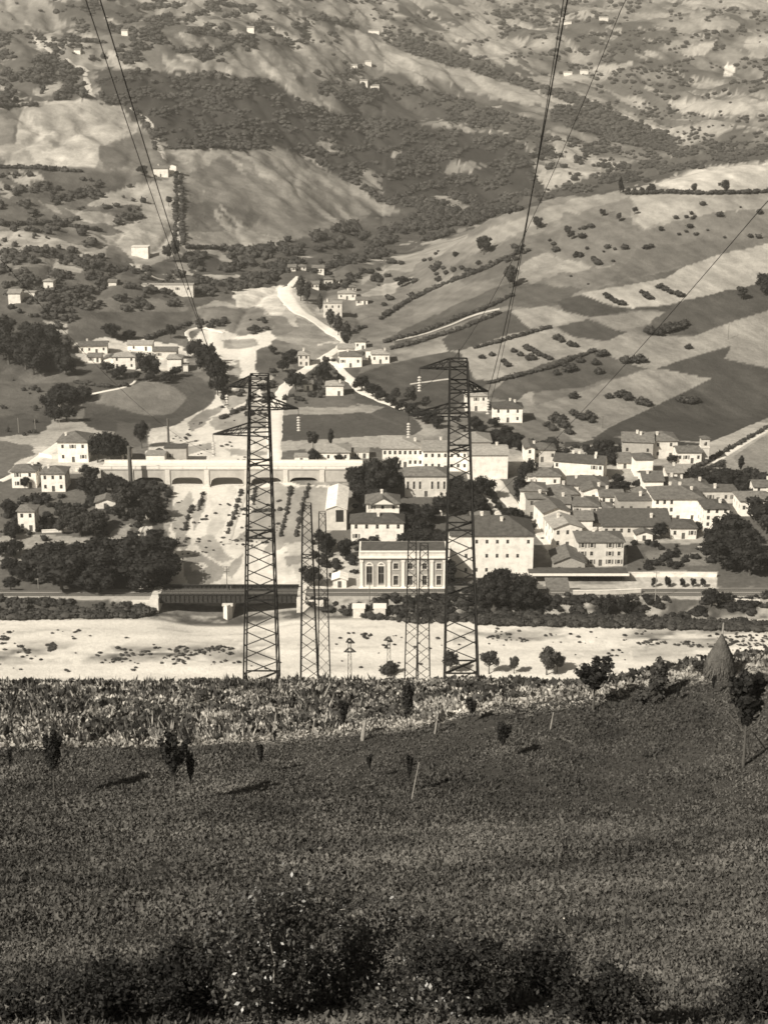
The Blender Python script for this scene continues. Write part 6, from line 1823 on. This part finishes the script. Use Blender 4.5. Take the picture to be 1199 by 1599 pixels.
blobs('river_scrub', in_poly([(20, 1003), (85, 1000), (90, 1018), (40, 1022)], 60, .1) + in_poly([(150, 1012), (370, 1008), (375, 1040), (150, 1036)], 170, .3)
   + in_poly([(560, 990), (580, 990), (572, 1002)], 12) + in_poly([(0, 994), (14, 994), (14, 1000), (0, 1000)], 8) + in_poly([(760, 982), (1199, 992), (1199, 1015), (760, 1000)], 160, .3)
   + in_poly([(1130, 1000), (1199, 1000), (1199, 1035), (1150, 1030)], 70) + in_poly([(270, 870), (430, 850), (440, 780), (275, 780)], 110, .3) + in_poly([(250, 670), (420, 640), (400, 725), (240, 725)], 60, .4)
   + in_poly([(390, 990), (1199, 985), (1199, 1040), (390, 1045)], 60, .6) + in_poly([(0, 980), (250, 978), (250, 1050), (0, 1050)], 50, .6), (1, 3.2), 'leaf', 2.2, 6, 10)
# ------------------------------------------------------------------ the near slope
def ground_pts(n, x0, x1, y0, y1, dens=None):
    P = []
    while len(P) < n:
        Y = rng.uniform(y0, y1, n * 2); s = rng.uniform(-.42, .42, n * 2)
        X = s * (Y + 12)
        keep = rng.random(n * 2) < (dens(X, Y) if dens else 1)
        P += list(np.stack([X, Y], -1)[keep])
    P = np.array(P[:n]); return np.column_stack([P, ground_z(P[:, 0], P[:, 1])])

def tufts(name, P, hgt, nb, wid, mat, spread=.5, seed=0, upright=.8, quad=False):
    """P (n,3); each tuft nb leaf blades (one kite each)"""
    g = np.random.default_rng(seed); n = len(P)
    h = hgt if np.ndim(hgt) else np.full(n, hgt)
    base = np.repeat(P, nb, 0); H = np.repeat(h, nb) * (.5 + .8 * g.random(n * nb))
    d = g.normal(size=(n * nb, 3)); d[:, 2] = np.abs(d[:, 2]) + upright; d /= np.linalg.norm(d, axis=1)[:, None]
    off = g.normal(size=(n * nb, 3)) * np.array([1, 1, 0]) * (np.repeat(h, nb) * spread)[:, None]
    o = base + off; tip = o + d * H[:, None]
    a = np.cross(d, g.normal(size=(n * nb, 3))); a /= np.linalg.norm(a, axis=1)[:, None]
    w = (H * wid)[:, None]; midp = o + d * (H * .55)[:, None]
    if quad: V = np.stack([o + a * w, tip, o - a * w], 1).reshape(-1, 3); F = np.arange(len(V)).reshape(-1, 3)
    else: V = np.stack([o, midp + a * w, tip, midp - a * w], 1).reshape(-1, 3); F = np.arange(len(V)).reshape(-1, 4)
    ob = obj(name, mesh_np(name, V, F, (M[mat],))); tag(ob, kind='stuff'); return ob

# clover meadow: leaf size grows with nearness only because it is the same plant everywhere
dens = lambda X, Y: np.clip(.35 + 1.5 * (fbm(X / 5, Y / 5, 201, 3) - .3), .12, 1)
P = ground_pts(76000, 0, 0, 22, 58, dens); tufts('meadow_plants', P, .07 + .10 * fbm(P[:, 0] / 3, P[:, 1] / 3, 203, 3), 7, .40, 'grass', 1.1, 1, .35, True)
P = ground_pts(100000, 0, 0, 46, 106, dens); tufts('meadow_plants_far', P, .11 + .13 * fbm(P[:, 0] / 4, P[:, 1] / 4, 203, 3), 4, .45, 'grass', 1.1, 2, .4, True)
dens = lambda X, Y: np.clip(4 * (fbm(X / 3, Y / 3, 231, 4) - .58), 0, 1)
P = ground_pts(3000, 0, 0, 24, 104, dens); tufts('meadow_weeds', P, .22 + .2 * fbm(P[:, 0] / 4, P[:, 1] / 4, 233, 3), 7, .22, 'leaf', .4, 6, .7, True)
# dry crop on the terrace
dens = lambda X, Y: np.clip(.2 + 1.9 * (fbm(X / 3, Y / 3, 211, 3) - .30), .05, 1)
P = ground_pts(28000, 0, 0, 105.5, 158, dens); tufts('crop_plants', P, .22 + .34 * fbm(P[:, 0] / 3, P[:, 1] / 3, 213, 3), 7, .30, 'leaf_pale', .8, 3, .45)
dens = lambda X, Y: np.clip(3.0 * (fbm(X / 3, Y / 2.4, 221, 3) - .42), 0, 1)
P = ground_pts(5500, 0, 0, 108, 158, dens); tufts('crop_weeds', P, .40 + .45 * fbm(P[:, 0] / 3, P[:, 1] / 3, 223, 3), 8, .35, 'leaf', .5, 4, .5)
P = ground_pts(1500, 0, 0, 106, 150); P = P[P[:, 0] < -2]; tufts('crop_stalks', P, 1.0, 4, .05, 'leaf_pale', .12, 5, 2.4)
P = ground_pts(900, 0, 0, 106, 150); P = P[P[:, 0] < 0]; tufts('green_stalks', P, 1.1, 5, .08, 'leaf', .12, 8, 2.2)

def sapl(u, vb, hpx, label, kind='sapling', wide=1.0, Y=None):
    p = at(u, vb); k = pxm(p); h = hpx / k
    p = p - Vector((0, 0, .1))
    return plant(kind, p, h, label, None, wide, parts=True)
for a in [
 (87, 1243, 108, 'dark sapling with a rounded top at the far left of the meadow', 'sapling', 1.0),
 (274, 1254, 118, 'dark full sapling left of the pale spotted one', 'sapling', 1.05),
 (299, 1250, 84, 'thin sapling with pale spotted lower twigs', 'sapling', .5),
 (408, 1212, 58, 'faint thin sapling just below the crop edge', 'sapling', .6),
 (577, 1218, 48, 'small dim sapling on the meadow below the middle of the crop edge', 'sapling', .5),
 (639, 1240, 70, 'slight twiggy sapling on the meadow under the dark upright one', 'sapling', .45),
 (636, 1148, 86, 'dark upright sapling at the centre of the crop edge', 'sapling', .8),
 (537, 1156, 72, 'dark forked sapling left of the pale stump', 'sapling', .6),
 (736, 1130, 44, 'leafy sapling among the crop right of centre', 'sapling', 1.2),
 (783, 1190, 74, 'wide dim sapling at the meadow edge right of centre', 'sapling', .9),
 (853, 1054, 46, 'small dark tree on the crest against the white river, right of the big pylon', 'round', .9),
 (763, 1052, 40, 'round bush tree at the foot of the right pylon', 'round', .9),
 (702, 1050, 36, 'dark little tree within the right pylon legs', 'round', 1.0),
 (802, 1052, 28, 'small bush tree between the pylon and the double crest tree', 'round', .8),
 (925, 1110, 86, 'spreading tree with a clear thin trunk below the crest', 'sapling', 1.7),
 (1027, 1092, 72, 'narrow dark tree rising over the crest near the haystack', 'poplar', 1.1),
 (1010, 1095, 30, 'dark bush beside the narrow tree', 'shrub', 1.5),
 (1090, 1056, 30, 'small round bush left of the haystack', 'round', .9),
 (1112, 1088, 38, 'thin bare-stemmed tree under the haystack', 'sapling', .5),
 (1160, 1196, 165, 'large dark vase-shaped tree at the right of the meadow', 'sapling', 1.1),
 (1057, 1096, 26, 'tiny dark tree on the crop edge near the haystack', 'sapling', .8),
 (607, 1052, 24, 'dark bush at the foot of the right tiny pylon', 'shrub', 1.2),
 (18, 1215, 50, 'twiggy pale-stemmed plant at the left edge', 'sapling', .4),
 (130, 1128, 40, 'small sapling standing in the crop at the left', 'sapling', .5),
 (430, 1168, 34, 'small sapling in the crop below the left pylon', 'sapling', .5),
 (869, 1050, 34, 'right half of the double crest tree', 'round', 1.0)]:
    sapl(a[0], a[1], a[2], a[3], a[4], a[5])

def stump(u, vb, hpx, label, r=.09, mat='palebark', lean=(.1, 0)):
    p = at(u, vb); h = hpx / pxm(p); root = empty('pale_stake', p); tag(root, label, 'stake', 'pale stakes of the crop edge')
    b = MB(); b.bar((0, 0, -.3), (lean[0] * h, lean[1] * h, h * .6), r, n=6); b.build('shaft', M[mat], root)
    b = MB(); b.bar((lean[0] * h, lean[1] * h, h * .6), (lean[0] * h * 1.6, 0, h), r * .8, n=6); b.build('tip', M[mat], root)
stump(565, 1156, 34, 'thick pale leaning stake at the lower crop edge', .16)
stump(500, 1098, 34, 'leaning forked pale stake in the crop under the left pylon', .08, lean=(.3, 0))
stump(487, 1150, 30, 'short pale stake left of the thick leaning one', .06)
stump(678, 1146, 36, 'thin pale stake right of the dark upright sapling', .06)
stump(641, 1250, 66, 'long thin pale stake on the meadow below the centre', .035, lean=(.12, 0))
stump(426, 1150, 40, 'thin pale stake below the left pylon', .05)
stump(858, 1140, 30, 'thin pale stake at the crop edge right of centre', .05)

def haystack():
    p = at(1122, 1056); k = pxm(p); h = (1056 - 985) / k; w = 44 / k
    root = empty('haystack', p); tag(root, 'tall dark conical haystack with a pole sticking out of its top, on the crest', 'haystack')
    n = 22; g = random.Random(4)
    prof = [(0, .40), (.12, .47), (.25, .50), (.40, .47), (.55, .38), (.70, .27), (.85, .14), (1.0, .03)]
    V = []; F = []
    for j, (z, r) in enumerate(prof):
        for i in range(n):
            a = 2 * math.pi * i / n; q = r * w * (1 + g.uniform(-.07, .07))
            V.append((q * math.cos(a), q * math.sin(a), z * h + g.uniform(-.05, .05)))
    for j in range(len(prof) - 1):
        for i in range(n): F.append((j*n + i, j*n + (i+1) % n, (j+1)*n + (i+1) % n, (j+1)*n + i))
    obj('straw_cone', mesh_from('straw_cone', V, F, (M['straw'],), smooth=True), root)
    b = MB(); b.bar((0, 0, -.5), (.05, 0, h * 1.26), .06, n=6); b.build('pole', M['palebark'], root)
    gg = np.random.default_rng(5); m = 1500; t = gg.random(m); a = gg.random(m) * 6.283
    rr = np.interp(t, [q[0] for q in prof], [q[1] for q in prof]) * w
    c = np.stack([rr * np.cos(a), rr * np.sin(a), t * h], -1); d = np.stack([np.cos(a) * .4, np.sin(a) * .4, -np.ones(m)], -1) * .45
    sd = np.stack([-np.sin(a), np.cos(a), a * 0], -1) * .03
    V = np.stack([c - sd, c + sd, c + d + sd, c + d - sd], 1).reshape(-1, 3)
    o = obj('loose_straw', mesh_np('loose_straw', V, np.arange(m * 4).reshape(-1, 4), (M['straw'],)), root); tag(o, kind='stuff')
    s = MB(); s.box(-w * .42, w * .46, -w * .12, w * .1, -.1, .10); 
haystack()

# --- near shrubs at the bottom edge, real leaves on real stems
def near_shrub(u, vb, hgt, wid, nleaf, label, mat='leaf_painted_glint', seed=0, leaf=.055, pale=False):
    p = at(u, vb); root = empty('leafy_shrub', p - Vector((0, 0, .05))); tag(root, label, 'shrub', 'shrubs along the bottom of the meadow')
    g = random.Random(seed); gg = np.random.default_rng(seed)
    ends = []; b = MB()
    for i in range(13):
        a = g.uniform(0, 6.28); q = g.uniform(.1, 1) * wid * .68
        e = Vector((q * math.cos(a), q * math.sin(a) * .7, hgt * g.uniform(.30, 1.0) * (1 - .25 * q / wid)))
        m_ = e * .5 + Vector((g.uniform(-.15, .15), g.uniform(-.15, .15), .2))
        b.bar((g.uniform(-.08, .08), 0, -.2), m_, .028, n=5); b.bar(m_, e, .017, n=5)
        for t in (.3, .5, .7, .9, 1.0): ends.append(Vector((0, 0, 0)).lerp(m_, t * 2) if t < .5 else m_.lerp(e, t * 2 - 1))
        for k in range(3):
            t = e + Vector((g.uniform(-.5, .5), g.uniform(-.5, .5), g.uniform(-.1, .3))) * wid * .25
            b.bar(m_.lerp(e, .4 + .2 * k), t, .009); ends.append(t)
    b.build('stems', M['palebark'] if pale else M['bark'], root)
    E = np.array(ends); idx = gg.integers(0, len(E), nleaf)
    c = E[idx] + gg.normal(size=(nleaf, 3)) * np.array([wid * .075, wid * .075, hgt * .075]) * (.5 + 1.1 * gg.random((nleaf, 1)))
    c[:, 2] = np.maximum(c[:, 2], .03)
    nrm = gg.normal(size=(nleaf, 3)); nrm[:, 2] += .6; nrm /= np.linalg.norm(nrm, axis=1)[:, None]
    a = np.cross(nrm, gg.normal(size=(nleaf, 3))); a /= np.linalg.norm(a, axis=1)[:, None]; bb = np.cross(nrm, a)
    s = (leaf * (.5 + gg.random(nleaf)))[:, None]
    V = np.stack([c - a * s, c + bb * s * .55 + nrm * s * .1, c + a * s, c - bb * s * .55 + nrm * s * .1], 1).reshape(-1, 3)
    o = obj('foliage', mesh_np('foliage', V, np.arange(nleaf * 4).reshape(-1, 4), (M[mat],)), root); tag(o, kind='stuff')
near_shrub(430, 1590, 3.5, 3.6, 9500, 'tallest leafy shrub with glinting leaves at the bottom, left of centre', seed=1, pale=True)
near_shrub(560, 1575, 2.7, 3.0, 7000, 'glinting leafy shrub right beside the tallest one', seed=2)
near_shrub(310, 1590, 1.9, 2.6, 5600, 'dark shrub left beside the tallest one at the bottom', 'leaf_dark', seed=3)
near_shrub(185, 1600, 1.5, 2.1, 4600, 'dark shrub at the bottom left corner region', 'leaf_dark', seed=4)
near_shrub(60, 1600, .9, 1.8, 1800, 'low dark shrub nearest the bottom left corner', 'leaf_dark', seed=5)
near_shrub(730, 1590, 2.1, 2.6, 6000, 'dark shrub at the bottom right of centre', 'leaf_dark', seed=6)
near_shrub(850, 1560, 1.7, 1.8, 4200, 'upright dark shrub right of the white flower head', 'leaf_dark', seed=7)
near_shrub(935, 1610, 1.7, 1.8, 3800, 'dark shrub between two tiny white flowers at the bottom', 'leaf_dark', seed=8)
near_shrub(1180, 1600, 1.5, 2.4, 4200, 'dark shrub in the bottom right corner', 'leaf_dark', seed=9)
near_shrub(640, 1600, 1.1, 2.0, 2600, 'low leafy shrub at the bottom centre', seed=10)
FL = MB()
for i in range(6):
    a = i * math.pi / 3; FL.tri((0, 0, 0), (.05 * math.cos(a - .4), .05 * math.sin(a - .4), .03), (.05 * math.cos(a + .4), .05 * math.sin(a + .4), .03))
FL.box(-.015, .015, -.015, .015, -.01, .04); FL.v = [tuple(c * .6 for c in v) for v in FL.v]; FL = FL.mesh('flower_head', (M['petal'],))
ST_ = MB(); ST_.bar((0, 0, -.05), (0, 0, 1), .006); ST_ = ST_.mesh('stem', (M['leaf'],))
for u, v, l in ((879, 1440, 'single white flower high in the lower right meadow'), (955, 1532, 'white flower right of the upright dark shrub'), (1011, 1572, 'white flower low at the right of the bottom shrubs'),
                (853, 1582, 'white flower at the bottom below the upright dark shrub'), (935, 1583, 'small white flower between the bottom shrubs'), (410, 1452, 'white flower glinting above the tallest shrub'), (837, 1494, 'faint white flower by the dark shrub top')):
    p = at(u, v + 8); r = empty('wildflower', p); tag(r, l, 'flower', 'white wildflowers')
    h = .35; s = obj('stem', ST_, r, (0, 0, 0), 0, (1, 1, h)); q = obj('flower_head', FL, r, (0, 0, h), random.random()); q.rotation_euler = (.9, 0, .3)
# ------------------------------------------------------------------ the air
def haze():
    m = bpy.data.materials.new('valley_haze'); m.use_nodes = True
    nt = m.node_tree; nt.nodes.clear()
    o = nt.nodes.new('ShaderNodeOutputMaterial')
    v = nt.nodes.new('ShaderNodeVolumePrincipled')
    v.inputs['Color'].default_value = (.97, .93, .86, 1)
    v.inputs['Density'].default_value = HAZE
    v.inputs['Anisotropy'].default_value = .2
    nt.links.new(v.outputs[0], o.inputs['Volume'])
    x0, x1, y0, y1, z0, z1 = -1900, 1900, -100, 3340, -6, 600
    vs = [(x, y, z) for x in (x0, x1) for y in (y0, y1) for z in (z0, z1)]
    fs = [(0, 1, 3, 2), (4, 6, 7, 5), (0, 4, 5, 1), (2, 3, 7, 6), (0, 2, 6, 4), (1, 5, 7, 3)]
    b = obj('haze', mesh_from('haze', vs, fs, (m,)))
    tag(b, kind='stuff')
HAZE = 0.00012
haze()
